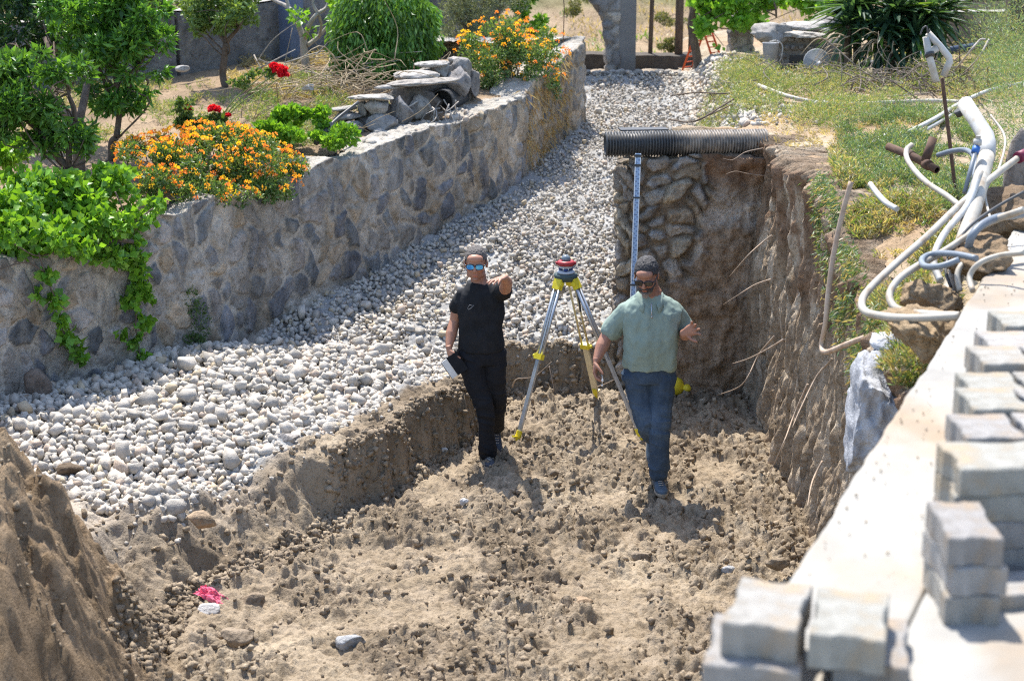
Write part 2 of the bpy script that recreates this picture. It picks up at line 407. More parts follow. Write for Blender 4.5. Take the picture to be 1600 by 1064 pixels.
# right hand face of the pit
def plateau(x, y):
    x = np.asarray(x, float); y = np.asarray(y, float)
    z = 2.27+.06*fbm(x*.8, y*.8, o=3, s=101)
    z = z-.42*ss((12.2-y)/2.5)*ss((2.95-x)/.75)
    z = lerp(z, 2.0+.05*fbm(x, y, o=2, s=102), ss((y-21.5)/1.5)*ss((2.9-x)/.7))
    return z
def rim_x(y): return float(np.interp(y, [4, 8, 9.5, 11.5, 13.2, 14.5], [1.95, 2.03, 2.14, 2.24, 2.2, 2.12]))
RIGHT = [(2.12, 15.0)]+[(rim_x(y), y) for y in (14.5, 13.2, 12.4, 11.5, 10.5, 9.5, 8, 6, 4.8)]
def earth_disp(s, z, u):
    lean = -.14*(1-min(1, u)) if np.isscalar(u) else 0
    g = np.abs(fbm(s*5.0+.5*fbm(s*1.2, z*1.2, s=110), z*.55, o=3, s=111, g=.6))
    return .12*(1-u)-.02+.14*(g-.2)+.09*fbm(s*1.1, z*.9, o=3, s=112)+.05*fbm(s*15, z*5, o=5, s=113)-.05*(np.abs(fbm(s*9, z*1.0, o=2, s=117)) < .06)+.035*ss((u-.88)/.12)*fbm(s*6, z*6, o=3, s=114)+.07*ss((u-.9)/.1)
def earth_col(s, z, u, top):
    n = fbm(s*2, z*2, o=4, s=115)[:, None]; m_ = fbm(s*9, z*3, o=4, s=116)[:, None]
    zz = z[:, None] if np.ndim(z) else z
    a = lerp(np.array([.42, .33, .235]), np.array([.30, .20, .135]), ss((zz-1.2+.5*n)/.7))
    a = lerp(a, np.array([.56, .47, .36]), ss(m_*2.6-.1)*.85)
    a = a*1.22
    if top: a = lerp(a, np.array([.33, .27, .20]), .7)
    return a*(1+.2*m_)
face = face_strip('pit_side', RIGHT[::-1][::-1], lambda x, y: -.35, lambda x, y: float(plateau(x+.1, y))+.0, .013, .016, lambda s, z, u: earth_disp(s, z, u), earth_col, M['earth'], lip=.45, lipz=-.03, ztop_noise=.09)
tag(face, kind='structure')

# the end wall: a broken rubble wall running into a bank of earth
BLOCK = [(1.95, 15.6), (.97, 15.3), (.93, 14.55), (1.3, 14.47), (1.7, 14.5), (2.25, 14.46)]
BLOCK = BLOCK
def rub_w(s): return ss((1.62-s)/.25)            # rubble stones only towards the free end
def block_disp(s, z, u):
    sv = s; k = ss((2.36+.18*(z-1.1)+.40*fbm(sv*3, np.asarray(z)*2.2, o=3, s=128)-sv)/.14)
    f1, f2, r1, r2 = voro(sv*5.8+.4*vnoise(sv*5, z*5), z*6.4+.4*vnoise(sv*5+3, z*5), 121, .9)
    st = ss((f2-f1-.05+.22*fbm(sv*8, z*8, o=3, s=129))/.30)
    rub = st*(.025+.06*r1)-.035+.03*fbm(sv*5, z*5, o=3, s=127)
    er = .07*fbm(sv*2.2, z*1.6, o=4, s=122)+.05*np.abs(fbm(sv*7, z*1.6, o=3, s=123))+.06*(1-u)*ss((z*0+.6)/.6)-.08*ss((u-.72)/.1)*ss((1-u)/.12)
    return lerp(er, rub, k)+.05*fbm(sv*9, z*9, o=5, s=124)
def block_col(s, z, u, top):
    k = ss((2.36+.18*(z-1.1)+.40*fbm(s*3, np.asarray(z)*2.2, o=3, s=128)-s)/.14)[:, None]; n = fbm(s*3, z*3, o=4, s=125)[:, None]; m_ = fbm(s*11, z*8, o=4, s=126)[:, None]
    f1, f2, r1, r2 = voro(s*5.8+.4*vnoise(s*5, z*5), z*6.4+.4*vnoise(s*5+3, z*5), 121, .9)
    st = ss((f2-f1-.05+.22*fbm(s*8, np.asarray(z)*8, o=3, s=129))/.22)[:, None]*.75
    pal = np.array([[.40, .37, .33], [.34, .28, .21], [.30, .29, .28], [.44, .38, .29], [.27, .24, .21]])
    rub = lerp(np.array([.19, .15, .11]), pal[(r1*4.99).astype(int)], st)
    zz = np.asarray(z)[:, None]
    er = lerp(np.array([.27, .20, .14]), np.array([.36, .31, .26]), ss(n*2+.3)*ss((zz-.7)/.5))
    er = lerp(er, np.array([.20, .125, .08]), ss((zz-1.75)/.3))
    c = lerp(er, rub, k)*1.6*(1+.4*m_)
    if top: c = lerp(c, np.array([.31, .26, .20]), .7)
    return c
end = face_strip('rubble_end_wall', BLOCK, lambda x, y: -.3, lambda x, y: 2.13 if x > 1.0 else 2.08, .012, .014, block_disp, block_col, M['earth'], lip=.40, lipz=.02, ztop_noise=.05)
tag(end, 'broken rubble stone wall end with brown earth, under the black corrugated pipe', 'rubble wall')

# gardens, the far slope and the wide ground
def land(name, x0, x1, y0, y1, st, zf, keepf, m, colf=None):
    X, Y = np.meshgrid(np.arange(x0, x1, st), np.arange(y0, y1, st)); Z = zf(X, Y)
    cx = (X[:-1, :-1]+X[1:, 1:])/2; cy = (Y[:-1, :-1]+Y[1:, 1:])/2
    cc = colf(X.ravel(), Y.ravel()) if colf else None
    return tag(mesh(name, np.stack([X.ravel(), Y.ravel(), Z.ravel()], 1), grid_faces(*X.shape, keepf(cx, cy)), m, smooth=True, col=cc), kind='structure')
RP = [(.99, 14.75), (2.3, 14.75), (2.38, 13.2), (2.42, 11.5), (2.3, 9.5), (2.2, 8), (2.1, 4.6), (12, 4.6), (14, 26.4), (2.3, 26.4), (2.2, 19.5), (1.9, 16.4), (1.85, 15.5), (1.0, 15.15)]
def rp_z(X, Y):
    z = plateau(X, Y)+.02*fbm(X*5, Y*5, o=4, s=131)+.008*fbm(X*18, Y*18, o=3, s=132)
    e = -sdist(X, Y, RP); w_ = ss((Y-15.4)/.3)*ss((4-X)/.4)
    lo = .4+rise(Y)+.02
    z = np.where((Y < 15.3) & (X < 2.0), 2.13+.02*fbm(X*5, Y*5, o=3, s=133), z)
    return lerp(z, lerp(lo, z, ss(e/.30)), w_)+.03*fbm(X*4, Y*4, o=4, s=136)*ss((X-.9)*5)
def rp_col(X, Y):
    n = fbm(X*.9, Y*.9, o=4, s=134)[:, None]
    return lerp(np.array([1.05, .92, .80]), np.array([1.1, 1.12, 1.1]), ss(n*2+.5))
right_garden = land('garden_ground', .9, 14, 4.6, 26.4, .045, rp_z, lambda x, y: sdist(x, y, RP) < .0, M['dirt'], rp_col)
def lg_z(X, Y):
    z = np.interp(Y.ravel(), [8, 12.65, 15.24, 18.5, 20.5, 26], [1.50, 1.62, 1.86, 2.17, 2.32, 2.4]).reshape(Y.shape)
    return z+.03*fbm(X*2, Y*2, o=4, s=141)+.015*fbm(X*8, Y*8, o=3, s=142)+.02
LP = [(-14, 6), (-8.5, 6), (-7.2, 8.2), (-4.0, 12.7), (-2.1, 15.4), (-.42, 17.8), (-.1, 18.6), (.6, 20.5), (.4, 20.8), (-1.7, 21.4), (-1.7, 24.5), (-14, 24.5)]
left_garden = land('garden_soil', -14, 1, 6, 24.6, .045, lg_z, lambda x, y: sdist(x, y, LP) < .05, M['dirt'], lambda X, Y: np.array([.86, .77, .69])*(1+.35*fbm(X*1.2, Y*1.2, o=4, s=143))[:, None])
def hill_z(X, Y):
    z = 1.93+.30*np.clip(Y-25.2, 0, 60)*ss((Y-25)/4)+.02*np.clip(Y-60, 0, 300)+.35*fbm(X*.25, Y*.25, o=3, s=151)*ss((Y-26)/4)+.05*fbm(X*2, Y*2, o=3, s=152)
    return z-.0
def hill_col(X, Y):
    n = fbm(X*.45, Y*.6, o=4, s=153)[:, None]; g = ss((-X-.1)/1.3)[:, None]*.5
    return lerp(np.array([.95, .86, .76]), np.array([.50, .62, .36]), np.clip(ss(n*3-.3)*.8+g, 0, 1))
xh = np.concatenate([np.arange(-200, -16, 8), np.arange(-16, 16, .12), np.arange(16, 200, 8)]); yh = np.concatenate([np.arange(24.4, 45, .12), np.arange(45, 400, 6)])
X, Y = np.meshgrid(xh, yh)
tag(mesh('hillside', np.stack([X.ravel(), Y.ravel(), hill_z(X, Y).ravel()], 1), grid_faces(*X.shape), M['dirt'], smooth=True, col=hill_col(X.ravel(), Y.ravel())), kind='structure')
X, Y = np.meshgrid(np.linspace(-300, 300, 30), np.linspace(-200, 400, 30))
tag(mesh('ground', np.stack([X.ravel(), Y.ravel(), (X*0-.6).ravel()], 1), grid_faces(*X.shape), M['dust'], smooth=True, col=np.ones((X.size, 3))), kind='structure')
def gl(x, y): return float(lg_z(np.array([[x]]), np.array([[y]]))[0, 0])
def gr(x, y): return float(rp_z(np.array([[x]]), np.array([[y]]))[0, 0])

# ------------------------------------------------------------------ crushed stone
def hull_stone(n, sq=(1, .8, .62)):
    bm = bmesh.new()
    for a in (-1, 1):
        for b in (-1, 1):
            for c in (-1, 1):
                bm.verts.new((np.array((a, b, c))*.62+RNG.uniform(-.30, .30, 3))*np.array(sq))
    for k in range(n):
        v = RNG.normal(size=3); v /= np.linalg.norm(v); bm.verts.new(v*np.array(sq)*RNG.uniform(.85, 1.15))
    bmesh.ops.convex_hull(bm, input=bm.verts)
    bmesh.ops.delete(bm, geom=[v for v in bm.verts if not v.link_faces], context='VERTS')
    bmesh.ops.triangulate(bm, faces=bm.faces)
    bm.verts.index_update()
    V = np.array([v.co for v in bm.verts]); F = np.array([[v.index for v in f.verts] for f in bm.faces]); bm.free(); return V, F
BASES = [hull_stone(int(RNG.integers(1, 5)), (1, RNG.uniform(.65, .95), RNG.uniform(.5, .8))) for _ in range(24)]
def rotmats(n):
    q = RNG.normal(size=(n, 4)); q /= np.linalg.norm(q, axis=1)[:, None]; w, x, y, z = q.T
    return np.stack([1-2*(y*y+z*z), 2*(x*y-z*w), 2*(x*z+y*w), 2*(x*y+z*w), 1-2*(x*x+z*z), 2*(y*z-x*w), 2*(x*z-y*w), 2*(y*z+x*w), 1-2*(x*x+y*y)], 1).reshape(n, 3, 3)
def scatter_stones(name, pos, size, cols, m, bases=None, flat=.0):
    bases = bases or BASES
    n = len(pos); R = rotmats(n); which = RNG.integers(0, len(bases), n); VV = []; FF = []; CC = []; off = 0
    for b, (V, F) in enumerate(bases):
        i = np.where(which == b)[0]
        if not len(i): continue
        v = np.einsum('nij,vj->nvi', R[i], V)*size[i][:, None, None]
        v[:, :, 2] *= (1-flat); v += pos[i][:, None, :]
        VV.append(v.reshape(-1, 3)); FF.append((F[None]+(np.arange(len(i))*len(V))[:, None, None]+off).reshape(-1, 3)); off += len(i)*len(V)
        CC.append(np.repeat(cols[i], len(V), 0))
    return mesh(name, np.concatenate(VV), np.concatenate(FF), m, col=np.concatenate(CC))
GRAVEL = GRAVEL0
def stone_cols(n):
    r = RNG.random(n)[:, None]; b = lerp(np.array([.78, .76, .73]), np.array([1.14, 1.09, 1.02]), RNG.random(n)[:, None]**.7)
    b = np.where(r < .07, b*np.array([1.02, .90, .82]), b); b = np.where((r > .07) & (r < .13), b*np.array([.95, .86, .70]), b); b = np.where(r > .93, b*.72, b)
    return b
def gravel_layer(step, smin, smax, zoff, prob=1.0, edge=0):
    X, Y = np.meshgrid(np.arange(-6, 2.6, step), np.arange(10, 22.9, step)); X = X.ravel(); Y = Y.ravel()
    X = X+RNG.uniform(-.5, .5, X.size)*step*1.1; Y = Y+RNG.uniform(-.5, .5, X.size)*step*1.1
    d = -sdist(X, Y, GRAVEL)+.14*fbm(X*3, Y*3, o=2, s=161)
    k = (d > edge) & (RNG.random(X.size) < prob*ss((d+.05)/.15+.25)); X, Y, d = X[k], Y[k], d[k]
    near = ss((14.2-Y)/1.8+.35*ss((-.8-X)/1))
    sz = RNG.uniform(smin, smax, X.size)*lerp(.78, 1.04, near)*np.where(RNG.random(X.size) < .05, 1.5, 1)*lerp(1, .66, ss((Y-14.6)/3.5))
    Z = height(X, Y, False)+zoff*ss(d/.3)+sz*.25
    return np.stack([X, Y, Z], 1), sz
p1, s1 = gravel_layer(.050, .018, .040, .0)
p2, s2 = gravel_layer(.062, .024, .050, .028, .95, .03)
p3, s3 = gravel_layer(.17, .042, .070, .055, .5, .1)
X, Y = [a.ravel() for a in np.meshgrid(np.arange(-6, 2.5, .05), np.arange(9.6, 22.9, .05))]     # loose small stones on the rim
X = X+RNG.uniform(-.03, .03, X.size); Y = Y+RNG.uniform(-.03, .03, X.size); d = sdist(X, Y, GRAVEL); dp = sdist(X, Y, PIT)
k = (d > -.1) & (d < .5) & (dp > -.1) & (RNG.random(X.size) < .22*np.exp(-np.clip(d, 0, 1)*7)) & (X > WX(Y)) & (Y < 14.8)
p4 = np.stack([X[k], Y[k], height(X[k], Y[k])+.005], 1); s4 = RNG.uniform(.010, .028, len(p4))
X, Y = RNG.uniform(1.5, 2.9, 9000), RNG.uniform(15.5, 22.4, 9000); e_ = -sdist(X, Y, RP); k = (e_ > -.05) & (RNG.random(9000) < np.exp(-np.clip(e_-.12, 0, 2)*5))
X, Y = X[k], Y[k]; s5 = RNG.uniform(.02, .05, len(X)); p5 = np.stack([X, Y, rp_z(X[None], Y[None])[0]+.01], 1)
pos = np.concatenate([p1, p2, p3, p4, p5]); sz = np.concatenate([s1, s2, s3, s4, s5])
gravel = scatter_stones('gravel', pos, sz, stone_cols(len(pos)), M['stone'])
tag(gravel, 'pale grey crushed stone spread over the bed between wall and pit', 'gravel', kind='stuff')
# crumbs of soil over the pit floor and banks
n = 13000
X = RNG.uniform(-3.2, 2.1, n); Y = RNG.uniform(8.3, 14.6, n); d = sdist(X, Y, PIT)
rough = 1-ss((fbm(X*1.9, Y*1.6, o=4, s=51)-.06)*3.4)
k = ((d < 1.3)) & (RNG.random(n) < (.10+.90*rough)*np.where(d > .1, .45, 1)) & (sdist(X, Y, GRAVEL) > -.05)
X, Y = X[k], Y[k]; sz = .005+.030*RNG.random(len(X))**3
X2 = RNG.uniform(-2.4, .95, 90000); Y2 = RNG.uniform(8.6, 14.7, 90000); d2 = sdist(X2, Y2, PIT)
k2 = (d2 > -.06) & (d2 < .16) & (RNG.random(90000) < .8)          # clods clinging to the cut edge
X3 = RNG.uniform(-4.2, -1.8, 9000); Y3 = RNG.uniform(7.0, 11, 9000); k3 = (sdist(X3, Y3, MOUND) < .1) & (fbm(X3*3, Y3*3, o=3, s=65) > .22)
X = np.concatenate([X, X2[k2], X3[k3]]); Y = np.concatenate([Y, Y2[k2], Y3[k3]])
sz = np.concatenate([sz, .006+.030*RNG.random(k2.sum())**2.2, .003+.017*RNG.random(k3.sum())**4])
crumb = scatter_stones('soil_crumbs', np.stack([X, Y, height(X, Y)+sz*.3], 1), sz, lerp(np.array([.74, .71, .68]), np.array([1.12, 1.09, 1.05]), RNG.random(len(X))[:, None]), M['dirt'])
tag(crumb, 'loose brown lumps of dug soil over the pit floor', 'soil', kind='stuff')

# ------------------------------------------------------------------ people
def ell(mb, c, r, R=None, n=16, m=10):
    c = np.array(c, float); V = []
    for i in range(1, m):
        a = math.pi*i/m
        for k in range(n):
            b = 2*math.pi*k/n; V.append((math.sin(a)*math.cos(b)*r[0], math.sin(a)*math.sin(b)*r[1], math.cos(a)*r[2]))
    V += [(0, 0, r[2]), (0, 0, -r[2])]; T = len(V)-2
    F = [(i*n+k, (i+1)*n+k, (i+1)*n+(k+1) % n, i*n+(k+1) % n) for i in range(m-2) for k in range(n)]
    F += [(T, k, (k+1) % n) for k in range(n)]+[(T+1, (m-2)*n+(k+1) % n, (m-2)*n+k) for k in range(n)]
    V = np.array(V)
    if R is not None: V = V@np.array(R.to_3x3()).T
    mb.add(V+c, F)
def loft(mb, rings, n=24, e=2.0):
    """rings: (centre, half width vector, half depth vector); closed at both ends"""
    V = []
    for c, a, b in rings:
        for k in range(n):
            t = 2*math.pi*k/n; cs, sn = math.cos(t), math.sin(t)
            V.append(np.array(c)+np.array(a)*np.sign(cs)*abs(cs)**(2/e)+np.array(b)*np.sign(sn)*abs(sn)**(2/e))
    m = len(rings)
    F = [(i*n+k, i*n+(k+1) % n, (i+1)*n+(k+1) % n, (i+1)*n+k) for i in range(m-1) for k in range(n)]
    F += [tuple(range(n-1, -1, -1)), tuple((m-1)*n+k for k in range(n))]
    mb.add(V, F)
def xyring(c, a, b, tilt=0, yaw=0):
    ca, sa = math.cos(yaw), math.sin(yaw)
    return (c, (a*ca, a*sa, a*tilt), (-b*sa, b*ca, 0))
def limb(mb, pts, rs, n=14):
    P = [np.array(p, float) for p in pts]; S = spline(P, 5) if len(P) > 2 else P
    R = np.interp(np.linspace(0, 1, len(S)), np.linspace(0, 1, len(rs)), rs)
    mb.tube(S, list(R), n); ell(mb, S[0], (R[0],)*3, n=12, m=8); ell(mb, S[-1], (R[-1],)*3, n=12, m=8)
def fuse(name, mb, vox, m, parent, smooth=2, disp=None, colf=None):
    t = mesh('tmp', np.concatenate(mb.v), mb.f, None)
    bm = bmesh.new(); bm.from_mesh(t.data); bmesh.ops.recalc_face_normals(bm, faces=bm.faces); bm.to_mesh(t.data); bm.free()
    r = t.modifiers.new('r', 'REMESH'); r.mode = 'VOXEL'; r.voxel_size = vox
    if smooth: q = t.modifiers.new('s', 'SMOOTH'); q.iterations = smooth; q.factor = .5
    dg = bpy.context.evaluated_depsgraph_get(); dg.update()
    me = bpy.data.meshes.new_from_object(t.evaluated_get(dg)); bpy.data.objects.remove(t)
    n = len(me.vertices); V = np.empty(n*3, np.float32); me.vertices.foreach_get('co', V); V = V.reshape(-1, 3)
    N = np.empty(n*3, np.float32); me.vertices.foreach_get('normal', N); N = N.reshape(-1, 3)
    if disp is not None: V = V+N*disp(V, N)[:, None]; me.vertices.foreach_set('co', V.astype(np.float32).ravel())
    if True:
        a = me.color_attributes.new('Col', 'FLOAT_COLOR', 'POINT'); c = np.ones((n, 4), np.float32)
        if colf is not None: c[:, :3] = colf(V, N)
        a.data.foreach_set('color', c.ravel())
    me.polygons.foreach_set('use_smooth', np.ones(len(me.polygons), bool)); me.materials.clear(); me.materials.append(m); me.update()
    me.name = name; o = bpy.data.objects.new(name, me); C.objects.link(o); o.parent = parent
    return o
def unit(v): v = np.array(v, float); return v/np.linalg.norm(v)
def hand(mb, wrist, fwd, palm, thumb_sign, curls, spread=.12, thumb=(.75, .35), s=1.0):
    """palm, four fingers of unequal length bent by curls, and a thumb leaving the side of the palm"""
    f = unit(fwd); p = unit(np.array(palm)-f*np.dot(f, palm)); sd = np.cross(f, p)*thumb_sign; w = np.array(wrist, float)
    loft(mb, [(w-f*.02*s, sd*.026*s, p*.021*s), (w+f*.012*s, sd*.030*s, p*.019*s), (w+f*.045*s, sd*.040*s, p*.017*s), (w+f*.078*s, sd*.042*s, p*.014*s), (w+f*.094*s, sd*.038*s, p*.011*s)], 16, 2.6)
    for k, (o, L) in enumerate(((.030, .074), (.0105, .082), (-.0105, .076), (-.0305, .060))):
        d = unit(f+sd*spread*(1.5-k)/1.5); q = w+f*(.086-.006*abs(k-1))*s+sd*o*s; pts = [q-d*.012*s, q]; a = 0
        for j, fr in enumerate((.46, .30, .24)):
            a += curls[k]*(.8, 1.1, .8)[j]; q = q+(d*math.cos(a)+p*math.sin(a))*L*fr*s; pts.append(q)
        mb.tube(pts, [.0095*s, .0098*s, .0090*s, .0083*s, .0068*s], 10); ell(mb, pts[-1], (.0068*s,)*3, n=8, m=6); ell(mb, pts[2], (.0092*s,)*3, n=8, m=6)
    q = w+f*.022*s+sd*.024*s; out, cl = thumb; d1 = unit(f*.62+sd*out+p*cl*.8); d2 = unit(f*.85+sd*out*.55+p*cl)
    pts = [q-d1*.01*s, q+d1*.022*s, q+d1*.042*s, q+d1*.042*s+d2*.028*s, q+d1*.042*s+d2*.050*s]
    mb.tube(pts, [.014*s, .0145*s, .0115*s, .0105*s, .0078*s], 10); ell(mb, pts[-1], (.0078*s,)*3, n=8, m=6)
def head(mb, c, R, k=1.0, beard=False):
    def e(p, r, rr=None): ell(mb, np.array(c)+np.array(R@Vector(p))*k, [q*k for q in r], R if rr is None else R@rr, 20, 12)
    e((0, .014, .030), (.074, .096, .084)); e((0, -.030, -.022), (.064, .068, .082)); e((0, -.034, -.070), (.054, .052, .042))
    e((0, -.074, -.098), (.022, .018, .016)); e((0, -.083, .024), (.050, .016, .012)); e((0, -.060, .050), (.058, .042, .035))
    for s_ in (-1, 1):
        e((s_*.040, -.066, -.020), (.024, .024, .022)); e((s_*.048, -.02, -.072), (.018, .04, .026))
        e((s_*.078, .012, -.006), (.009, .018, .030), Matrix.Rotation(s_*.35, 3, 'Z')); e((s_*.080, .008, -.030), (.007, .009, .011))
        e((s_*.012, -.104, -.034), (.008, .010, .008))
    P = [np.array(c)+np.array(R@Vector(p))*k for p in ((0, -.088, .020), (0, -.102, -.002), (0, -.114, -.024), (0, -.110, -.034))]
    mb.tube(P, [.009*k, .0105*k, .0125*k, .011*k], 10); ell(mb, P[2], (.0125*k,)*3)
    e((0, -.094, -.060), (.023, .009, .0050)); e((0, -.092, -.070), (.021, .010, .0062)); e((0, -.086, -.048), (.026, .012, .010))
def to_head(V, c, R, k): return ((V-np.array(c))/k)@np.array(R)
def skin_col(c, R, k, stubble):
    def g(V, N):
        q = to_head(V, c, R, k); n = fbm(V[:, 0]*30, V[:, 1]*30, V[:, 2]*30, o=3, s=201)[:, None]
        col = np.ones((len(V), 3))*(1+.10*n)
        inh = (np.abs(q) < .16).all(1)
        cheek = np.exp(-((np.abs(q[:, 0])-.04)**2+(q[:, 2]+.02)**2)/.0006)*inh
        lip = np.exp(-((q[:, 0]/1.8)**2+(q[:, 2]+.065)**2)/.00012)*inh*(q[:, 1] < -.08)
        sh = ss((-q[:, 2]-.030)/.02)*inh*(q[:, 1] < .03)*stubble*(1-np.clip(lip*1.3, 0, 1))
        col = lerp(col, col*np.array([1.08, .86, .82]), cheek[:, None]*.8); col = lerp(col, col*np.array([.95, .62, .62]), lip[:, None])
        return lerp(col, np.array([.60, .62, .66]), sh[:, None]*.6)
    return g
def glasses(parent, c, R, k, lens_m, frame_m):
    cc = np.array(c)
    def T(p): return cc+np.array(R@Vector(p))*k
    g = empty('sunglasses', (0, 0, 0)); g.parent = parent
    fr = MB(); ln = MB()
    for s_ in (-1, 1):
        n = 18; O = []; I = []; B = []
        for i in range(n):
            t = 2*math.pi*i/n; x = .0305*np.sign(math.cos(t))*abs(math.cos(t))**.8; z = .0225*np.sign(math.sin(t))*abs(math.sin(t))**.8
            z = z*(1.0 if z > 0 else .95)
            wrap = lambda xx: -.106+1.9*(abs(xx))**2
            X = s_*(.0325+x); O.append(T((X, wrap(X)-.003, .003+z))); I.append(T((s_*(.0325+x*.86), wrap(s_*(.0325+x*.86))-.004, .003+z*.82))); B.append(T((X, wrap(X)+.004, .003+z)))
        V = O+I+B
        fr.add(V, [(i, (i+1) % n, n+(i+1) % n, n+i) for i in range(n)]+[(i, 2*n+i, 2*n+(i+1) % n, (i+1) % n) for i in range(n)])
        Cc = T((s_*.0325, -.1085, .003)); ln.add(I+[Cc], [(i, (i+1) % n, n) for i in range(n)])
        fr.tube([T((s_*.060, -.098, .010)), T((s_*.074, -.075, .009)), T((s_*.080, -.01, .004)), T((s_*.080, .012, -.002))], [.0045*k, .004*k, .003*k, .003*k], 8)
    fr.tube([T((-.008, -.1085, .012)), T((0, -.112, .013)), T((.008, -.1085, .012))], .0035*k, 8)
    a = fr.build('frame', frame_m, g, True); b = ln.build('lens', lens_m, g, True)
    return g
def hair(parent, c, R, k, m, hl=.062, th=.010, grey=.0):
    mb = MB(); cc = np.array(c)
    ell(mb, cc+np.array(R@Vector((0, .018, .034)))*k, [(.074+th)*k, (.096+th)*k, (.083+th)*k], R, 28, 20)
    mb2 = MB(); V = np.concatenate(mb.v)
    o = fuse('hair', mb, .0045, m, parent, 1)
    me = o.data; bm = bmesh.new(); bm.from_mesh(me)
    dead = []
    for v in bm.verts:
        q = np.array(R.inverted()@((v.co-Vector(cc))/k)); ax = abs(q[0])
        line = hl+.012*vnoise(np.array([q[0]*60]), np.array([3.]))[0]   # hairline above the forehead, lower at the temples and the nape
        lo = line if q[1] < -.045 else lerp(line, .002, min(1, (q[1]+.045)/.03)) if q[1] < -.015 else lerp(.002, -.055, min(1, max(0, (q[1]-.02)/.05)))
        if ax > .055 and q[1] < -.03: lo = min(lo, .035)
        if q[2] < lo: dead.append(v)
        else: v.co += v.normal*(.0035*k*float(vnoise(np.array([q[0]*90]), np.array([q[1]*90]), np.array([q[2]*90]))[0]))
    bmesh.ops.delete(bm, geom=dead, context='VERTS'); bm.to_mesh(me); bm.free(); me.update()
    return o

skin_a = mat('skin', (.40, .205, .135), (.34, .165, .105), 30, .5, .15, 200, .002, spec=.35, sss=.08)
skin_b = mat('tanned_skin', (.36, .18, .12), (.30, .145, .095), 30, .5, .15, 200, .002, spec=.35, sss=.08)
hair_a = mat('greying_hair', (.20, .18, .165), (.045, .038, .034), 170, .8, .9, 220, .006, attr=False, spec=.3)
hair_b = mat('dark_hair', (.085, .08, .08), (.012, .011, .011), 190, .7, .9, 240, .006, attr=False, spec=.35)
beard_m = mat('grey_beard', (.38, .35, .33), (.12, .105, .10), 170, .85, .9, 220, .005, spec=.2)
black_cloth = mat('black_cotton', (.020, .021, .024), (.014, .015, .017), 12, .85, .35, 300, .002, spec=.15, attr=False)
trouser_m = mat('black_trousers', (.017, .018, .022), (.012, .013, .016), 12, .8, .35, 260, .002, spec=.15, attr=False)
polo_m = mat('sage_pique', (.245, .31, .27), (.215, .275, .24), 9, .9, .3, 420, .002, spec=.12)
jeans_m = mat('blue_denim', (.062, .092, .135), (.038, .060, .094), 14, .9, .4, 380, .002, spec=.12)
shoe_a = mat('dark_grey_shoe', (.055, .065, .085), (.035, .04, .055), 30, .7, .3, 150, .002, attr=False)
shoe_b = mat('blue_grey_shoe', (.085, .12, .16), (.06, .085, .115), 30, .75, .3, 150, .002, attr=False)
sole_m = mat('tan_sole', (.34, .28, .20), (.25, .20, .15), 20, .85, .2, 90, .002, attr=False)
blue_lens = mat('blue_mirror_lens', (.03, .25, .85), (.15, .60, .95), 26, .10, 0, metal=.75, spec=.8, attr=False)
dark_lens = mat('dark_lens', (.012, .012, .014), None, rough=.08, bump=0, spec=.7, attr=False)
frame_m = mat('black_frame', (.012, .012, .016), None, rough=.3, bump=0, spec=.5, attr=False)

def shoe(parent, ankle, toe_dir, pitch, m, k=1.0):
    """pitch > 0 lifts the toe"""
    t = empty('shoe', (0, 0, 0)); t.parent = parent
    f = unit((toe_dir[0], toe_dir[1], 0)); f = unit(f*math.cos(pitch)+np.array((0, 0, 1))*math.sin(pitch)); s = unit(np.cross(f, (0, 0, 1))); u = np.cross(s, f); A = np.array(ankle, float)
    def P(a, b, c): return A+(f*a+s*b+u*c)*k
    mb = MB()
    prof = [(-.070, .026, .050, -.052), (-.05, .034, .046, -.052), (0, .036, .050, -.045), (.05, .039, .040, -.055), (.10, .045, .029, -.064), (.15, .044, .022, -.069), (.185, .030, .017, -.073), (.198, .014, .010, -.076)]
    loft(mb, [(P(a, 0, c+0), s*w*k, u*h*k) for a, w, h, c in prof], 20, 2.4)
    loft(mb, [(P(-.02, 0, -.04), s*.036*k, f*.048*k), (P(-.012, 0, -.0), s*.038*k, f*.050*k), (P(-.012, 0, .03), s*.040*k, f*.050*k)], 18)
    fuse('upper', mb, .006, m, t, 2)
    so = MB(); L = [(-.078, .020), (-.06, .036), (-.01, .037), (.05, .041), (.10, .048), (.15, .047), (.188, .033), (.206, .012)]
    loft(so, [(P(a, 0, -.090), s*w*k, u*.013*k) for a, w in L], 16, 5)
    o = so.build('sole', sole_m, t, True)
    la = MB()
    for i in range(5): la.tube([P(.035+.02*i, -.018, -.004-.0085*i), P(.038+.02*i, 0, .001-.0085*i), P(.035+.02*i, .018, -.004-.0085*i)], .0028*k, 6)
    la.build('laces', M['pvc'], t, True)
    return t
def wrinkles(seed, amp, zs=9, xs=4):
    def g(V, N):
        a = fbm(V[:, 0]*xs*2, V[:, 1]*xs*2, V[:, 2]*zs*.45, o=3, s=seed); b = 1-np.abs(fbm(V[:, 0]*7+V[:, 2]*3, V[:, 1]*6, V[:, 2]*4-V[:, 0]*5, o=3, s=seed+3))*2.4
        return amp*(a*1.1+.55*b+.25*fbm(V[:, 0]*22, V[:, 1]*22, V[:, 2]*22, o=2, s=seed+5))
    return g
def knees(seed, amp, zk):   # cloth folds that gather at the knees and above the shoe
    def g(V, N):
        w = .35+np.exp(-((V[:, 2]-zk)/.12)**2)+1.2*np.exp(-((V[:, 2]-.14)/.10)**2)+.6*np.exp(-((V[:, 2]-.84)/.09)**2)
        return amp*w*(1-2.2*np.abs(fbm(V[:, 0]*5, V[:, 1]*5, V[:, 2]*15+4*V[:, 0], o=2, s=seed)))
    return g

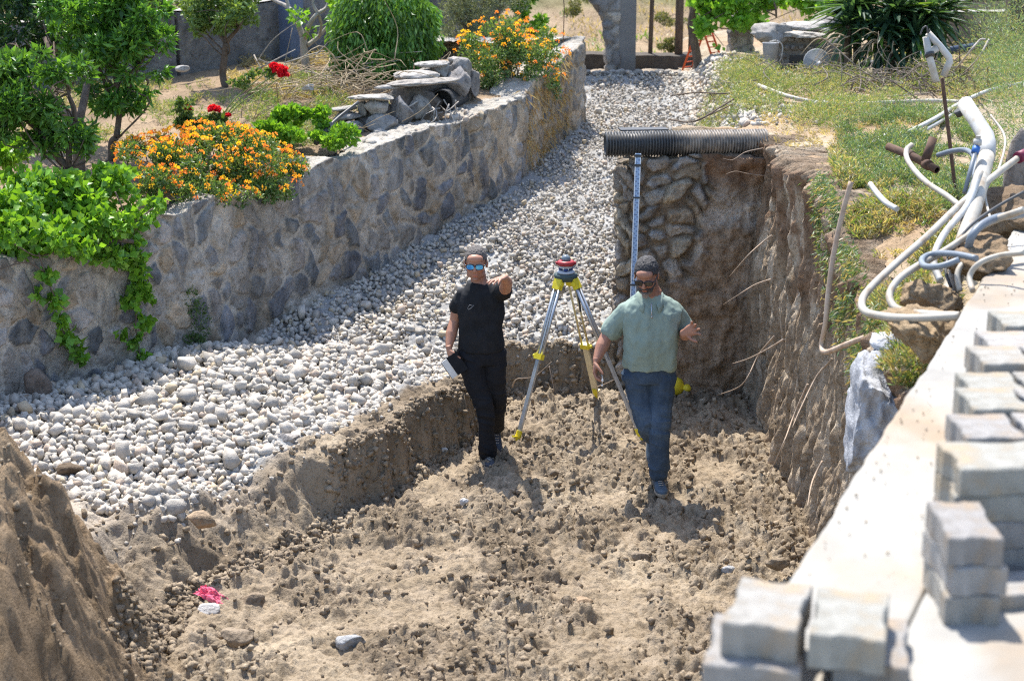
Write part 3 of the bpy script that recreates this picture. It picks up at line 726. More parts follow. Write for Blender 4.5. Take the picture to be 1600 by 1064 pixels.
# ---- the man in black: walking, right arm down with a notebook, left arm stretched out in front
fa = on(765, 727, .0); pa = empty('person', (fa.x, fa.y, gy(fa.x, fa.y)-.012))
tag(pa, 'man in black t-shirt and black trousers with blue mirrored sunglasses, left arm stretched forward', 'person')
HA = Vector((-.098, -.035, 1.617)); RA = (Matrix.Rotation(rad(-3), 3, 'Z')@Matrix.Rotation(rad(7), 3, 'X')).to_3x3()
mb = MB(); head(mb, HA, RA, 1.05)
limb(mb, [(-.085, .0, 1.545), (-.078, .005, 1.48), (-.068, .012, 1.42)], [.057, .060, .078])
T_ = [(.84, .150, .105), (.95, .150, .105), (1.08, .140, .100), (1.22, .155, .100), (1.31, .145, .09), (1.38, .09, .07)]
loft(mb, [xyring((-.068+.01*(1.1-z), .01, z), a, b) for z, a, b in T_])
limb(mb, [(-.195, .01, 1.365), (-.235, .04, 1.26), (-.262, .05, 1.145)], [.045, .048, .042])
limb(mb, [(-.262, .05, 1.145), (-.288, -.01, 1.06), (-.305, -.08, .975)], [.042, .044, .027])
limb(mb, [(.085, .0, 1.385), (.118, -.13, 1.43), (.130, -.245, 1.485)], [.058, .050, .044])
limb(mb, [(.130, -.245, 1.485), (.134, -.36, 1.54), (.118, -.47, 1.600)], [.044, .045, .028])
hand(mb, (-.306, -.088, .965), (.20, -.20, -1), (1, .35, .2), 1, (.55, .62, .68, .72), .05, (.45, .75), 1.02)
hand(mb, (.117, -.482, 1.603), (-.60, -.78, .0), (.05, -.15, -1), -1, (.10, .16, .22, .30), .22, (.85, .35), .98)
hipA = [(-.145, .0, .875), (.022, .02, .875)]; KA = [(-.030, -.07, .475), (.050, .10, .465)]; AA = [(-.010, -.03, .112), (.050, .38, .19)]
for i in (0, 1): limb(mb, [hipA[i], KA[i], AA[i]], [.080, .058, .048, .043, .032])
fuse('body', mb, .0045, skin_a, pa, 2, colf=skin_col(HA, RA, 1.05, .8))
mb = MB()
loft(mb, [xyring(c, a, b) for c, a, b in [((-.055, .005, .935), .172, .130), ((-.055, .005, .96), .176, .133), ((-.058, .0, 1.03), .168, .130), ((-.062, .0, 1.13), .166, .126), ((-.066, .005, 1.23), .174, .126), ((-.066, .008, 1.32), .176, .120), ((-.067, .010, 1.375), .160, .106), ((-.070, .010, 1.415), .120, .088), ((-.074, .008, 1.452), .078, .070)]], 36, 2.3)
limb(mb, [(-.192, .01, 1.358), (-.222, .025, 1.30), (-.238, .035, 1.265)], [.060, .064, .062])
limb(mb, [(.065, .005, 1.370), (.100, -.06, 1.405), (.120, -.135, 1.440)], [.066, .068, .064])
tee = fuse('t_shirt', mb, .006, black_cloth, pa, 3, disp=wrinkles(301, .014))
mb = MB()
loft(mb, [xyring(c, a, b) for c, a, b in [((-.055, .008, .83), .168, .122), ((-.056, .005, .92), .170, .122), ((-.058, .005, 1.0), .155, .115)]], 30)
limb(mb, [(-.140, .0, .89), (-.098, -.045, .68), KA[0], (-.022, -.055, .28), (-.012, -.032, .115)], [.112, .094, .070, .063, .058, .060])
limb(mb, [(.028, .015, .89), (.038, .02, .68), KA[1], (.05, .24, .32), (.05, .37, .21)], [.104, .090, .072, .064, .058])
fuse('trousers', mb, .006, trouser_m, pa, 2, disp=knees(311, .011, .5))
shoe(pa, (-.010, -.03, .100), (.12, -1), rad(10), shoe_a, .95); shoe(pa, (.050, .385, .17), (.05, -1), rad(-36), shoe_a, .95)
hair(pa, HA, RA, 1.05, hair_a, .072, .006)
glasses(pa, HA, RA, 1.05, blue_lens, frame_m)
lg = MB(); z0 = 1.285                          # the small outlined mark on the chest
pts = [(-.160, 1.292), (-.152, 1.280), (-.134, 1.292), (-.110, 1.316), (-.126, 1.312), (-.144, 1.318), (-.160, 1.292)]
lgp = [np.array((x, -.128-.02*(1-abs(x+.066)/.19), z)) for x, z in pts]
grey_print = mat('grey_print', (.16, .17, .19), None, rough=.7, bump=0, attr=False)
lg.tube(lgp, .0022, 6); lg.build('chest_mark', grey_print, pa, True)
# notebook held in the lowered hand
nb = empty('notebook', pa.location+Vector((-.262, -.150, .850))); tag(nb, 'black covered notebook with pale pages held in the lowered hand of the man in black', 'notebook')
nb.scale = (.88, .88, .88); nb.rotation_euler = (rad(78), rad(-32), rad(18))
b = MB(); b.box((.025, 0, .010), (.100, .180, .004)); b.box((-.005, 0, -.012), (.160, .180, .004)); b.box((.0765, 0, -.001), (.003, .180, .026)); b.build('cover', black_cloth, nb)
b = MB(); b.box((-.006, 0, -.001), (.150, .172, .0175)); b.build('pages', mat('paper', (.72, .71, .67), (.60, .59, .55), 3, .8, .1, 200, attr=False), nb)

# ---- the man in the sage polo shirt: stepping forward, head bent, left hand raised
fb = on(1020, 768, .0); pb = empty('person', (fb.x, fb.y, gy(fb.x, fb.y)-.012))
tag(pb, 'bearded man in sage green polo shirt and blue jeans, looking down, left hand raised', 'person')
HB = Vector((-.090, -.105, 1.640)); RB = (Matrix.Rotation(rad(-14), 3, 'Z')@Matrix.Rotation(rad(24), 3, 'X')).to_3x3()
mb = MB(); head(mb, HB, RB, 1.04)
limb(mb, [(-.070, -.045, 1.585), (-.058, -.020, 1.53), (-.045, .0, 1.47)], [.062, .066, .084])
T_ = [(.90, .165, .12), (1.0, .165, .125), (1.15, .165, .125), (1.28, .170, .110), (1.36, .14, .09), (1.42, .09, .07)]
loft(mb, [xyring((-.035, .0, z), a, b) for z, a, b in T_])
limb(mb, [(-.215, .01, 1.34), (-.305, .05, 1.24), (-.345, .055, 1.175)], [.045, .052, .047])
limb(mb, [(-.345, .055, 1.175), (-.395, -.01, 1.085), (-.435, -.075, 1.005)], [.047, .049, .030])
limb(mb, [(.120, .01, 1.345), (.190, .065, 1.24), (.215, .05, 1.165)], [.045, .050, .046])
limb(mb, [(.215, .05, 1.165), (.205, -.06, 1.19), (.185, -.165, 1.225)], [.046, .047, .030])
hand(mb, (-.438, -.082, .995), (-.12, -.30, -1), (1, -.2, .1), 1, (.50, .55, .45, .50), .05, (.40, .85), 1.04)
hand(mb, (.184, -.178, 1.230), (.55, -.42, .38), (-.25, -.85, .25), 1, (.28, .34, .42, .50), .42, (1.1, .20), 1.06)
hipB = [(-.115, .03, .90), (.060, .0, .90)]; KB = [(-.050, -.02, .50), (.030, -.06, .49)]; AB = [(.015, .34, .30), (.035, -.03, .112)]
for i in (0, 1): limb(mb, [hipB[i], KB[i], AB[i]], [.085, .062, .052, .046, .034])
fuse('body', mb, .0045, skin_b, pb, 2, colf=skin_col(HB, RB, 1.04, .9))
mb = MB()
loft(mb, [xyring(c, a, b) for c, a, b in [((-.040, .0, .925), .184, .146), ((-.040, -.003, .95), .190, .152), ((-.040, -.012, 1.05), .184, .158), ((-.040, -.012, 1.16), .186, .156), ((-.040, -.005, 1.27), .200, .146), ((-.040, .0, 1.35), .208, .135), ((-.042, .003, 1.395), .188, .115), ((-.043, .005, 1.440), .142, .094), ((-.048, .000, 1.485), .080, .072)]], 40, 2.3)
limb(mb, [(-.205, .01, 1.352), (-.272, .04, 1.278), (-.325, .055, 1.200)], [.062, .074, .078])
limb(mb, [(.110, .01, 1.355), (.165, .05, 1.285), (.203, .062, 1.215)], [.062, .074, .074])
polo = fuse('polo_shirt', mb, .006, polo_m, pb, 3, disp=wrinkles(321, .018))
# collar, placket and zip
cl = MB(); cN = Vector((-.054, -.006, 1.50)); n = 22; V = []
for i in range(n):
    t = rad(-62)+math.pi*2*i/(n-1)*(304/360)+0; t = rad(-90+28)+rad(304)*i/(n-1)
    x, y = math.cos(t), math.sin(t); front = ss((-y-.2)/.8)
    V += [(cN.x+x*.074, cN.y+y*.068-.016*front, 1.500-.060*front+.012*ss(y)), (cN.x+x*.096, cN.y+y*.096-.030*front, 1.486-.070*front), (cN.x+x*.122, cN.y+y*.118-.036*front, 1.440-.076*front)]
F = [(3*i+a, 3*i+a+1, 3*i+a+4, 3*i+a+3) for i in range(n-1) for a in (0, 1)]
o = cl.add(V, F).build('collar', polo_m, polo, True); so = o.modifiers.new('t', 'SOLIDIFY'); so.thickness = .005
zp = MB(); zx = -.052; zp.tube([(zx, -.125, 1.437), (zx+.002, -.148, 1.385), (zx+.003, -.160, 1.335)], .0042, 6)
zp.box((zx+.003, -.170, 1.345), (.009, .006, .020)); zp.build('zip', mat('zip_metal', (.45, .45, .46), None, rough=.35, metal=.9, attr=False), polo, True)
mb = MB()
loft(mb, [xyring(c, a, b) for c, a, b in [((-.045, .01, .83), .168, .130), ((-.045, .005, .90), .174, .135), ((-.042, .005, .98), .165, .128)]], 30)
limb(mb, [(-.130, .02, .87), (-.095, .0, .68), KB[0], (-.01, .16, .36), (.015, .32, .32)], [.114, .096, .077, .068, .062])
limb(mb, [(.045, .0, .87), (.040, -.03, .68), KB[1], (.038, -.055, .29), (.036, -.032, .120)], [.110, .096, .078, .071, .068, .070])
def jean_col(V, N):
    n = fbm(V[:, 0]*6, V[:, 1]*6, V[:, 2]*6, o=3, s=331); fade = np.exp(-((V[:, 2]-.55)/.16)**2)*ss(-N[:, 1])
    return (np.ones((len(V), 3))*(.92+.55*fade+.25*n)[:, None])
fuse('jeans', mb, .006, jeans_m, pb, 2, disp=knees(341, .012, .5), colf=jean_col)
shoe(pb, (.036, -.030, .100), (.10, -1), rad(2), shoe_b, 1.03); shoe(pb, (.015, .345, .285), (.05, -1), rad(-50), shoe_b, 1.03)
hair(pb, HB, RB, 1.04, hair_b, .068, .009)
glasses(pb, HB, RB, 1.04, dark_lens, frame_m)
bd = MB()
def HT(p): return np.array(HB)+np.array(RB@Vector(p))*1.04
for p, r in (((0, -.078, -.094), (.030, .026, .026)), ((0, -.045, -.098), (.050, .046, .026)), ((.048, -.022, -.062), (.017, .040, .034)), ((-.048, -.022, -.062), (.017, .040, .034)), ((.032, -.062, -.074), (.022, .026, .026)), ((-.032, -.062, -.074), (.022, .026, .026)), ((0, -.080, -.118), (.024, .020, .020))):
    ell(bd, HT(p), [q*1.04 for q in r], RB)
bd.tube([HT((-.034, -.080, -.066)), HT((-.018, -.101, -.050)), HT((0, -.106, -.047)), HT((.018, -.101, -.050)), HT((.034, -.080, -.066))], [.008, .008, .007, .008, .008], 10)
def beard_col(V, N):
    q = to_head(V, HB, RB, 1.04); g = ss((-q[:, 2]-.075)/.03)[:, None]
    return lerp(np.array([.30, .29, .29]), np.array([1.05, 1.05, 1.05]), g)
fuse('beard', bd, .0045, beard_m, pb, 2, disp=lambda V, N: .003*fbm(V[:, 0]*110, V[:, 1]*110, V[:, 2]*110, o=2, s=351), colf=beard_col)
# the small pale thing between his fingers
kx = pb.location+Vector((-.400, -.165, .880)); kt = MB()
kt.tube([(0, 0, .035), (.004, -.004, 0), (.002, -.004, -.03)], .0022, 6); ell(kt, (.004, -.004, -.005), (.008, .006, .011)); ell(kt, (.002, -.004, -.042), (.007, .005, .009))
o = kt.build('key_fob', mat('white_plastic', (.75, .75, .73), None, rough=.4, bump=0, attr=False), None, True); o.location = kx
tag(o, 'small white fob dangling from the lowered hand of the man in the green polo shirt', 'key fob')

# ------------------------------------------------------------------ kerb beam, slab and paving blocks in front
Z0 = 2.40
BL = [(.30, 3.35), (.87, 4.79), (1.97, 7.48), (3.03, 10.08), (3.65, 11.6)]       # left edge of the concrete beam
def bx(y): return float(np.interp(y, [p[1] for p in BL], [p[0] for p in BL]))
def jx(y): return bx(y)+.42-.02*math.sin(y*2)                              # the joint between beam and slab
def slab_mesh(name, x0f, x1f, ya, yb, z, th, seed, nx=44, chip=.012):
    ysl = np.arange(ya, yb, .025); n = len(ysl); V = []; cols = []
    for i, y in enumerate(ysl):
        a, b = x0f(y), x1f(y)
        a += chip*float(fbm(np.array([y*9]), np.array([seed*1.]), o=4)[0])+chip*.8*float(fbm(np.array([y*2.]), np.array([seed+4.]), o=3)[0])
        row = [(a+.004, y, z-th), (a-.003, y, z-.05), (a-.001, y, z-.014), (a+.006, y, z-.004)]
        for k in range(nx+1): row.append((a+.014+(b-a-.02)*k/nx, y, z))
        row += [(b, y, z-.006), (b, y, z-th)]
        V.append(row)
    V = np.array(V); s = V[:, 4:-2]
    s[..., 2] += .004*fbm(s[..., 0]*3, s[..., 1]*3, o=4, s=seed)+.0022*fbm(s[..., 0]*22, s[..., 1]*22, o=3, s=seed+1)
    m_ = V.shape[1]; q = V.reshape(-1, 3)
    n1 = fbm(q[:, 0]*2.1, q[:, 1]*1.3, o=4, s=seed+2)[:, None]; n2 = fbm(q[:, 0]*9, q[:, 1]*6, o=4, s=seed+3)[:, None]
    c = np.ones((len(q), 3))*(1+.10*n2)
    c = lerp(c, c*np.array([.90, .80, .70]), ss(n1*3-.25)*.9); c = lerp(c, np.ones(3)*1.18, ss(-n1*3-.1)*.6)
    i = np.arange(n-1)[:, None]*m_+np.arange(m_-1)[None, :]
    return mesh(name, q, np.stack([i, i+m_, i+m_+1, i+1], -1).reshape(-1, 4), M['concrete'], smooth=False, col=c)
beam = slab_mesh('concrete_beam', bx, lambda y: jx(y)-.005, 3.4, 11.4, Z0, .38, 401)
tag(beam, 'long pale concrete beam along the edge of the pit, running beside the stacked paving blocks', 'concrete beam')
slab = slab_mesh('pavement', lambda y: jx(y)+.004+.07*ss((y-6.3)/.1), lambda y: jx(y)+3.2, 3.4, 12.2, Z0+.012, .38, 411, 60, .004)
tag(slab, kind='structure')
gut = MB(); L_ = [(jx(y)-.02, y) for y in np.arange(6.2, 11.4, .2)]; R_ = [(jx(y)+.09, y) for y in np.arange(6.2, 11.4, .2)]
gut.add([(x, y, Z0-.05) for x, y in L_+R_], [(i, i+1, len(L_)+i+1, len(L_)+i) for i in range(len(L_)-1)]); 
tag(gut.build('gutter', M['concrete']), kind='structure')

def paver_poly(w, d, n=.013):
    """plan of an interlocking block: trapezoid notches in the short sides, shallow ones in the long sides"""
    w, d = w/2, d/2
    return [(-w, -d), (-w*.42, -d), (-w*.16, -d+n), (w*.30, -d+n), (w*.55, -d), (w, -d), (w, -d*.45), (w-n*.7, -d*.2), (w-n*.7, d*.25), (w, d*.5), (w, d), (w*.42, d), (w*.16, d-n), (-w*.30, d-n), (-w*.55, d), (-w, d), (-w, d*.45), (-w+n*.7, d*.2), (-w+n*.7, -d*.25), (-w, -d*.5)]
def make_paver(seed, w=.185, d=.305, h=.080):
    b = MB(); P = np.array(paver_poly(w, d)); 
    b.prism(P, 0, h, bevel=.005)
    v = b.v[0]; v += .0012*np.stack([fbm(v[:, 0]*30+seed, v[:, 1]*30, v[:, 2]*30, o=2, s=k) for k in (1, 2, 3)], 1)
    r = np.random.default_rng(seed); c = r.uniform(.9, 1.12); b.c[0][:] = np.array([c, c*r.uniform(.97, 1), c*r.uniform(.93, .99)])
    return b.build('paving_block', M['paver'])
PV = [make_paver(k) for k in range(5)]; used_pv = set()
def place_paver(x, y, z, rz, label, group, which=None, tilt=0, scale=(1, 1, 1)):
    k = int(RNG.integers(0, 5)) if which is None else which
    src = PV[k]; o = src if k not in used_pv else src.copy()
    if k in used_pv: C.objects.link(o)
    used_pv.add(k); o.location = (x, y, z); o.rotation_euler = (tilt, 0, rz); o.scale = scale
    tag(o, label, 'paving block', group)
ang = math.atan2(1.1, 2.69); G1 = 'paving blocks stacked on the slab'
# two single blocks in the near corner on a bedding block course
q = on(1200, 1036, Z0+.085); place_paver(q.x+.022, q.y+.17, Z0+.084, rad(-17), 'pale paving block at the very front left, blurred, beside one with a shaded top corner', None, 0, scale=(1.02, 1, 1.12))
q = on(1345, 1050, Z0+.085); place_paver(q.x+.0, q.y+.155, Z0+.084, rad(-14), 'front paving block with a dark shadow across its top left corner', None, 1, scale=(1.0, 1, 1.12))
q = on(1190, 1075, Z0+.01); place_paver(q.x, q.y+.12, Z0+.002, rad(-12), 'pale paving block lying under the two front blocks, at the bottom left of the slab', None, 2, scale=(1.3, 1.05, 1))
q = on(1390, 1078, Z0+.01); place_paver(q.x-.02, q.y+.14, Z0+.002, rad(-12), 'paving block lying under the front block with the shaded corner', None, 3, scale=(1, 1, 1))
# the narrow stack of three and a half
q = on(1510, 985, Z0)
names = ['lowest', 'second', 'third', 'topmost']
for k in range(3):
    place_paver(q.x+.018+.005*(k % 2), q.y+.150+.006*k, Z0+.014+.083*k+.0, rad(3 if k % 2 else -2), f'{names[k] if k < 2 else "topmost"} paving block of the lone narrow stack of three beside the wide stack', 'lone stack of three blocks', scale=(.80, .96, 1))
q = on(1590, 975, Z0); place_paver(q.x+.055, q.y+.16, Z0+.013, rad(-88), 'thin flat paving block on the slab at the foot of the wide stack', None, scale=(1, 1, .55))
# wide stack
q = on(1560, 905, Z0)
for k in range(4):
    for j in range(1):
        place_paver(1.455+.004*(k % 2), 4.74, Z0+.014+.083*k, rad(90+(2 if k % 2 else -1)), f'{names[k]} paving block of the wide near stack behind the lone narrow stack', 'wide near stack of blocks', scale=(1.38, 1.2, 1))
rows = [(4.89, 1.33), (5.14, 1.42), (5.39, 1.48), (5.68, 1.59), (5.97, 1.70), (6.25, 1.82)]
ordn = ['first', 'second', 'third', 'fourth', 'fifth', 'sixth']
for r_, (yf, xl) in enumerate(rows):
    y = yf+.135; x = xl+.135; dz_ = (.0, .012, -.010, .010, -.012, .0)[r_]
    for cI in range(2):
        for k in range(4):
            place_paver(x+.195*cI+RNG.uniform(-.006, .006), y+RNG.uniform(-.008, .008), Z0+.014+(.083+dz_/4)*k, rad(RNG.uniform(-2.5, 2.5)),
                        f'{names[k]} {"left" if cI == 0 else "right"} paving block in the {ordn[r_]} row behind the wide near stack', 'rows of stacked paving blocks behind the wide stack', scale=(1, .82, 1))
for k in range(3):
    place_paver(2.62, 7.0, Z0+.014+.083*k, rad(20), f'{names[k]} paving block of the far stack at the right edge, beyond the rows', 'far stack of blocks at the right edge')

# broken concrete footing hanging in the side of the pit
def rock(name, c, r, m, label, cat, seed, col=(1, 1, 1), rz=0, rough=.12, sub=4, group=None, parent=None, planes=9):
    bm = bmesh.new(); bmesh.ops.create_icosphere(bm, subdivisions=sub, radius=1); rg = np.random.default_rng(seed)
    V = np.array([v.co for v in bm.verts]); 
    for k in range(planes):
        n = rg.normal(size=3); n /= np.linalg.norm(n); dcut = rg.uniform(.55, .88); d = V@n-dcut; V = V-np.outer(np.clip(d, 0, 9), n)
    V = V*(1+rough*fbm(V[:, 0]*1.6+seed, V[:, 1]*1.6, V[:, 2]*1.6, o=4, s=seed)[:, None]+rough*.55*fbm(V[:, 0]*6, V[:, 1]*6, V[:, 2]*6, o=4, s=seed+1)[:, None])
    V = V*np.array(r); F = np.array([[v.index for v in f.verts] for f in bm.faces]); bm.free()
    o = mesh(name, V, F, m, parent, False, np.tile(col, (len(V), 1))); o.location = c; o.rotation_euler = (0, 0, rz)
    if parent is None: tag(o, label, cat, group)
    return o
lump_m = mat('broken_concrete', (.44, .45, .475), (.26, .27, .30), 6, .9, .8, 50, .02, spec=.15)
rock('concrete_lump', (2.06, 9.12, 1.46), (.28, .66, .52), lump_m, 'large bluish grey lump of broken concrete sticking out of the pit side under the beam', 'concrete lump', 421, rough=.24, sub=6, rz=-.1, planes=26)
rock('concrete_lump', (2.10, 9.20, 1.90), (.13, .14, .07), lump_m, 'small angular white topped concrete piece on top of the big concrete lump', 'concrete lump', 422, (1.3, 1.3, 1.3), rough=.1, planes=16)

# ------------------------------------------------------------------ single stones
gm = mat('single_rock', (.38, .365, .35), (.26, .25, .24), 10, .9, .7, 60, .015, spec=.15, bump2=(14, .012), fine=22)
def grock(px, py, z, r, label, cat='rock', seed=1, col=(1, 1, 1), up=.45, name='rock', rz=0, m=gm, rough=.15):
    q = on(px, py, z)
    for _ in range(4): q = on(px, py, gy(q.x, q.y))
    return rock(name, (q.x, q.y, q.z+r[2]*up), r, m, label, cat, seed, col, rz, rough)
grock(315, 818, .3, (.105, .07, .06), 'tan angular rock at the lower end of the gravel', seed=431, col=(1.0, .78, .55))
grock(235, 838, .3, (.12, .10, .012), 'flat pale grey slab of stone lying on the bank left of the tan rock', 'flat stone', 432, (1.05, 1.07, 1.05), name='flat_stone', rough=.06)
grock(110, 742, .6, (.10, .07, .06), 'dark brown rock between the soil mound and the gravel', seed=433, col=(.42, .33, .24))
grock(548, 1008, .0, (.095, .075, .055), 'blue grey broken stone lying alone on the pit floor at the bottom', seed=434, col=(1.0, 1.05, 1.1), rz=.5)
grock(328, 958, .0, (.075, .06, .05), 'white stone just below the pink rag', seed=435, col=(1.35, 1.35, 1.35))
grock(60, 620, .6, (.11, .08, .13), 'reddish brown boulder leaning on the foot of the retaining wall at far left', 'boulder', 436, (.68, .56, .47), name='boulder', up=.7)
grock(725, 787, .0, (.035, .02, .03), 'tiny white block standing in the soil in front of the man in black', 'stone chip', 437, (1.7, 1.7, 1.7), name='stone_chip')
grock(694, 706, .0, (.035, .03, .03), 'round white pebble at the foot of the bank beside the man in black', 'pebble', 438, (1.6, 1.6, 1.55), name='pebble')
grock(1137, 893, .0, (.05, .035, .03), 'small crumpled whitish stone on the right of the pit floor', 'stone chip', 439, (1.2, 1.25, 1.3), name='stone_chip')
grock(910, 940, .0, (.07, .05, .02), 'flat tan clod right of the middle of the pit floor', 'clod', 440, (.95, .72, .50), name='clod')
for px, py, s_, cc, lb in ((866, 740, .055, (.74, .62, .47), 'reddish clod near the tripod shadow'), (450, 690, .09, (1.1, 1.05, 1.0), 'large pale stone at the middle of the gravel edge'),
                           (870, 455, .09, (.85, .83, .80), 'grey boulder-like stone in the gravel behind the tripod'), (1000, 875, .07, (.72, .60, .46), 'brown clod in the middle of the pit floor below the man in the polo shirt'),
                           (370, 1000, .10, (.80, .66, .50), 'big soil clod right of the mound at the bottom left'), (395, 945, .09, (.72, .58, .43), 'rounded brown clod right of the pink rag'),
                           (1215, 885, .08, (.70, .57, .42), 'brown clod at the foot of the right pit side')):
    grock(px, py, .1 if py > 600 else .8, (s_, s_*.8, s_*.62), lb, 'rock' if 'stone' in lb else 'clod', 450+px, cc, name='rock' if 'stone' in lb else 'clod')
# pink rag
q = on(330, 936, .1)
for _ in range(3): q = on(330, 936, gy(q.x, q.y))
u, v = np.meshgrid(np.linspace(-1, 1, 40), np.linspace(-1, 1, 26))
X = u*.10; Yc = v*.05; Zc = .045*(1-u*u*.6)*(1-v*v*.7)+.030*fbm(u*3, v*3, o=4, s=460)+.02*np.abs(fbm(u*7, v*4, o=2, s=461))
X = X+.02*fbm(u*4, v*4, s=462)*2; 
rag = mesh('rag', np.stack([X.ravel(), Yc.ravel(), Zc.ravel()], 1), grid_faces(26, 40), mat('pink_cloth', (.78, .10, .20), (.70, .20, .26), 20, .8, .3, 90, .003, attr=False), smooth=True)
rag.location = (q.x, q.y, q.z+.01); rag.rotation_euler = (.3, .25, -.5)
tag(rag, 'crumpled bright pink rag on the bank at the bottom left', 'rag')
# yellow plastic pieces against the end wall
ym = mat('yellow_plastic', (.72, .56, .03), (.60, .46, .03), 12, .45, .15, 60, .003, attr=False)
q = on(1049, 624, 0); b = MB(); ell_pts = []
b.lathe([(.0, 0), (.085, .005), (.095, .05), (.085, .10), (.055, .135), (.03, .15), (.0, .155)], (0, 0, 0), 20)
b.v[0] = b.v[0]*np.array([1, .8, 1])+.012*np.stack([fbm(b.v[0][:, 0]*14, b.v[0][:, 1]*14, b.v[0][:, 2]*14, s=k) for k in (4, 5, 6)], 1)
o = b.build('plastic_container', ym, None, True); o.location = (q.x, q.y+.0, gy(q.x, q.y)-.01); o.rotation_euler = (.2, .35, .3); tag(o, 'yellow plastic container on the soil behind the legs of the man in the polo shirt', 'container')
q = on(1072, 626, 0); b = MB(); b.lathe([(.0, 0), (.038, .0), (.042, .018), (.030, .040), (.0, .044)], (0, 0, 0), 7); o = b.build('yellow_cup', ym, None, True)
o.location = (q.x, q.y, gy(q.x, q.y)); o.rotation_euler = (.5, .2, 0); tag(o, 'small yellow plastic lid lying right of the yellow container', 'lid')

# ------------------------------------------------------------------ corrugated pipe over the end wall
a = at(946, 226, 14.50); bnd = at(1198, 224, 14.62); a = np.array(a); bv = np.array(bnd); bv[2] = a[2]+.01
Lp = np.linalg.norm(bv-a); ax = (bv-a)/Lp; n = 1500; pts = []; rs = []
sN = np.linspace(0, Lp, n); pitch = .0245
ph = (sN/pitch) % 1; rr = .100+.0085*np.clip(np.sin(ph*2*math.pi)*2.2, -1, 1)
b = MB(); step = 3
ring = sN[::step]; b.tube([a+ax*s_ for s_ in ring], list(rr[::step]), 36, cap=False)
V = b.v[0]; sx = (V-a)@ax
mud = ss((sx-.55+.25*fbm(V[:, 0]*5, V[:, 2]*9, V[:, 1]*9, o=3, s=471)+.8*ss((V[:, 2]-a[2]-.02)/.08)*ss((sx-.9)/.2)-.25*ss((-(V[:, 2]-a[2]))/.06)*0)/.35)[:, None]
b.c[0] = lerp(np.ones(3), np.array([7.0, 5.8, 4.6]), np.clip(mud, 0, 1)*np.clip(.55+.6*fbm(V[:, 0]*30, V[:, 1]*30, V[:, 2]*30, o=3, s=472)[:, None], 0, 1))
pipe = b.build('corrugated_pipe', M['black'], None, True); tag(pipe, 'black corrugated drain pipe lying across the top of the rubble end wall', 'drain pipe')
b = MB(); b.tube([a+ax*-.004, a+ax*.6], .0925, 36, hollow=.92); b.build('pipe_mouth', M['black'], pipe, True)
b = MB(); b.box(at(1005, 202, 14.9), (.42, .16, .012), Matrix.Rotation(.1, 3, 'Z')); o = b.build('rubber_sheet', M['black']); tag(o, 'flat piece of black sheet lying behind the mouth of the corrugated pipe', 'sheet')

# ------------------------------------------------------------------ levelling rod
rt = np.array(at(997, 240, 14.30)); rb = np.array(on(977, 617, .0)); rb = np.array([rb[0], 14.05, -.02])
rod = empty('levelling_rod', rb); tag(rod, 'tall thin pale blue levelling rod leaning on the corrugated pipe', 'levelling rod')
rm = mat('rod_face', (.30, .42, .60), None, rough=.4, bump=0, attr=False); rk = mat('rod_marks', (.15, .21, .33), None, rough=.5, bump=0, attr=False); rw = mat('rod_edge', (.66, .70, .76), None, rough=.35, bump=0, metal=.3, attr=False)
zz = unit_ = (rt-rb)/np.linalg.norm(rt-rb); xx = np.cross(zz, (0, -1, 0)); xx = -xx/np.linalg.norm(xx); yy = np.cross(zz, xx); RR = Matrix(((xx[0], yy[0], zz[0]), (xx[1], yy[1], zz[1]), (xx[2], yy[2], zz[2])))
LR = np.linalg.norm(rt-rb); mid = (rt-rb)/2
b = MB(); b.box(mid, (.034, .020, LR), RR); b.build('face', rm, rod)
b = MB()
for s_ in (-1, 1): b.box(mid+xx*s_*.0205, (.007, .028, LR), RR)
b.build('edge_rail', rw, rod)
b = MB()
for k in range(int(LR/.02)):
    z = k*.02+.01; w_ = .022 if k % 5 == 0 else .012
    for s_ in (-1, 1): b.box(zz*z+xx*(.016-w_/2 if k % 2 else -.016+w_/2)+yy*s_*.0112, (w_, .0015, .009), RR)
b.build('graduation', rk, rod)
for z in (LR-.02, LR-.10, LR*.833, LR*.5): b = MB(); b.box(zz*z, (.062, .036, .022 if z > LR-.2 else .014), RR); b.build('rod_band', M['black'], rod)

# ------------------------------------------------------------------ tripod and level
alu = mat('aluminium', (.50, .52, .54), (.40, .42, .44), 20, .38, .05, 80, metal=.65, attr=False); yel = mat('yellow_casting', (.74, .62, .04), (.62, .50, .03), 30, .4, .1, 80, .002, attr=False)
gold = mat('varnished_leg', (.62, .53, .30), (.52, .44, .24), 20, .4, .1, 80, attr=False); cream = mat('cream_leg', (.66, .56, .36), (.58, .48, .30), 20, .45, .1, 80, attr=False)
feet = [np.array(on(807, 697, 0)), np.array(on(1003, 692, 0)), np.array(on(932, 645, 0))]
for f in feet: f[2] = gy(f[0], f[1])
apex = np.array(at(884, 432, 13.47)); tri = empty('surveying_tripod', ((feet[0]+feet[1]+feet[2])/3)); T0 = np.array(tri.location)
tag(tri, 'surveying tripod with aluminium legs and yellow clamps standing on the pit floor', 'tripod')
hd = MB(); hd.lathe([(.03, -.035), (.085, -.03), (.095, 0), (.095, .022), (.06, .026)], apex-T0, 3*8); hd.build('head_plate', mat('dark_green_casting', (.05, .075, .075), None, rough=.5, bump=0, attr=False), tri, True)
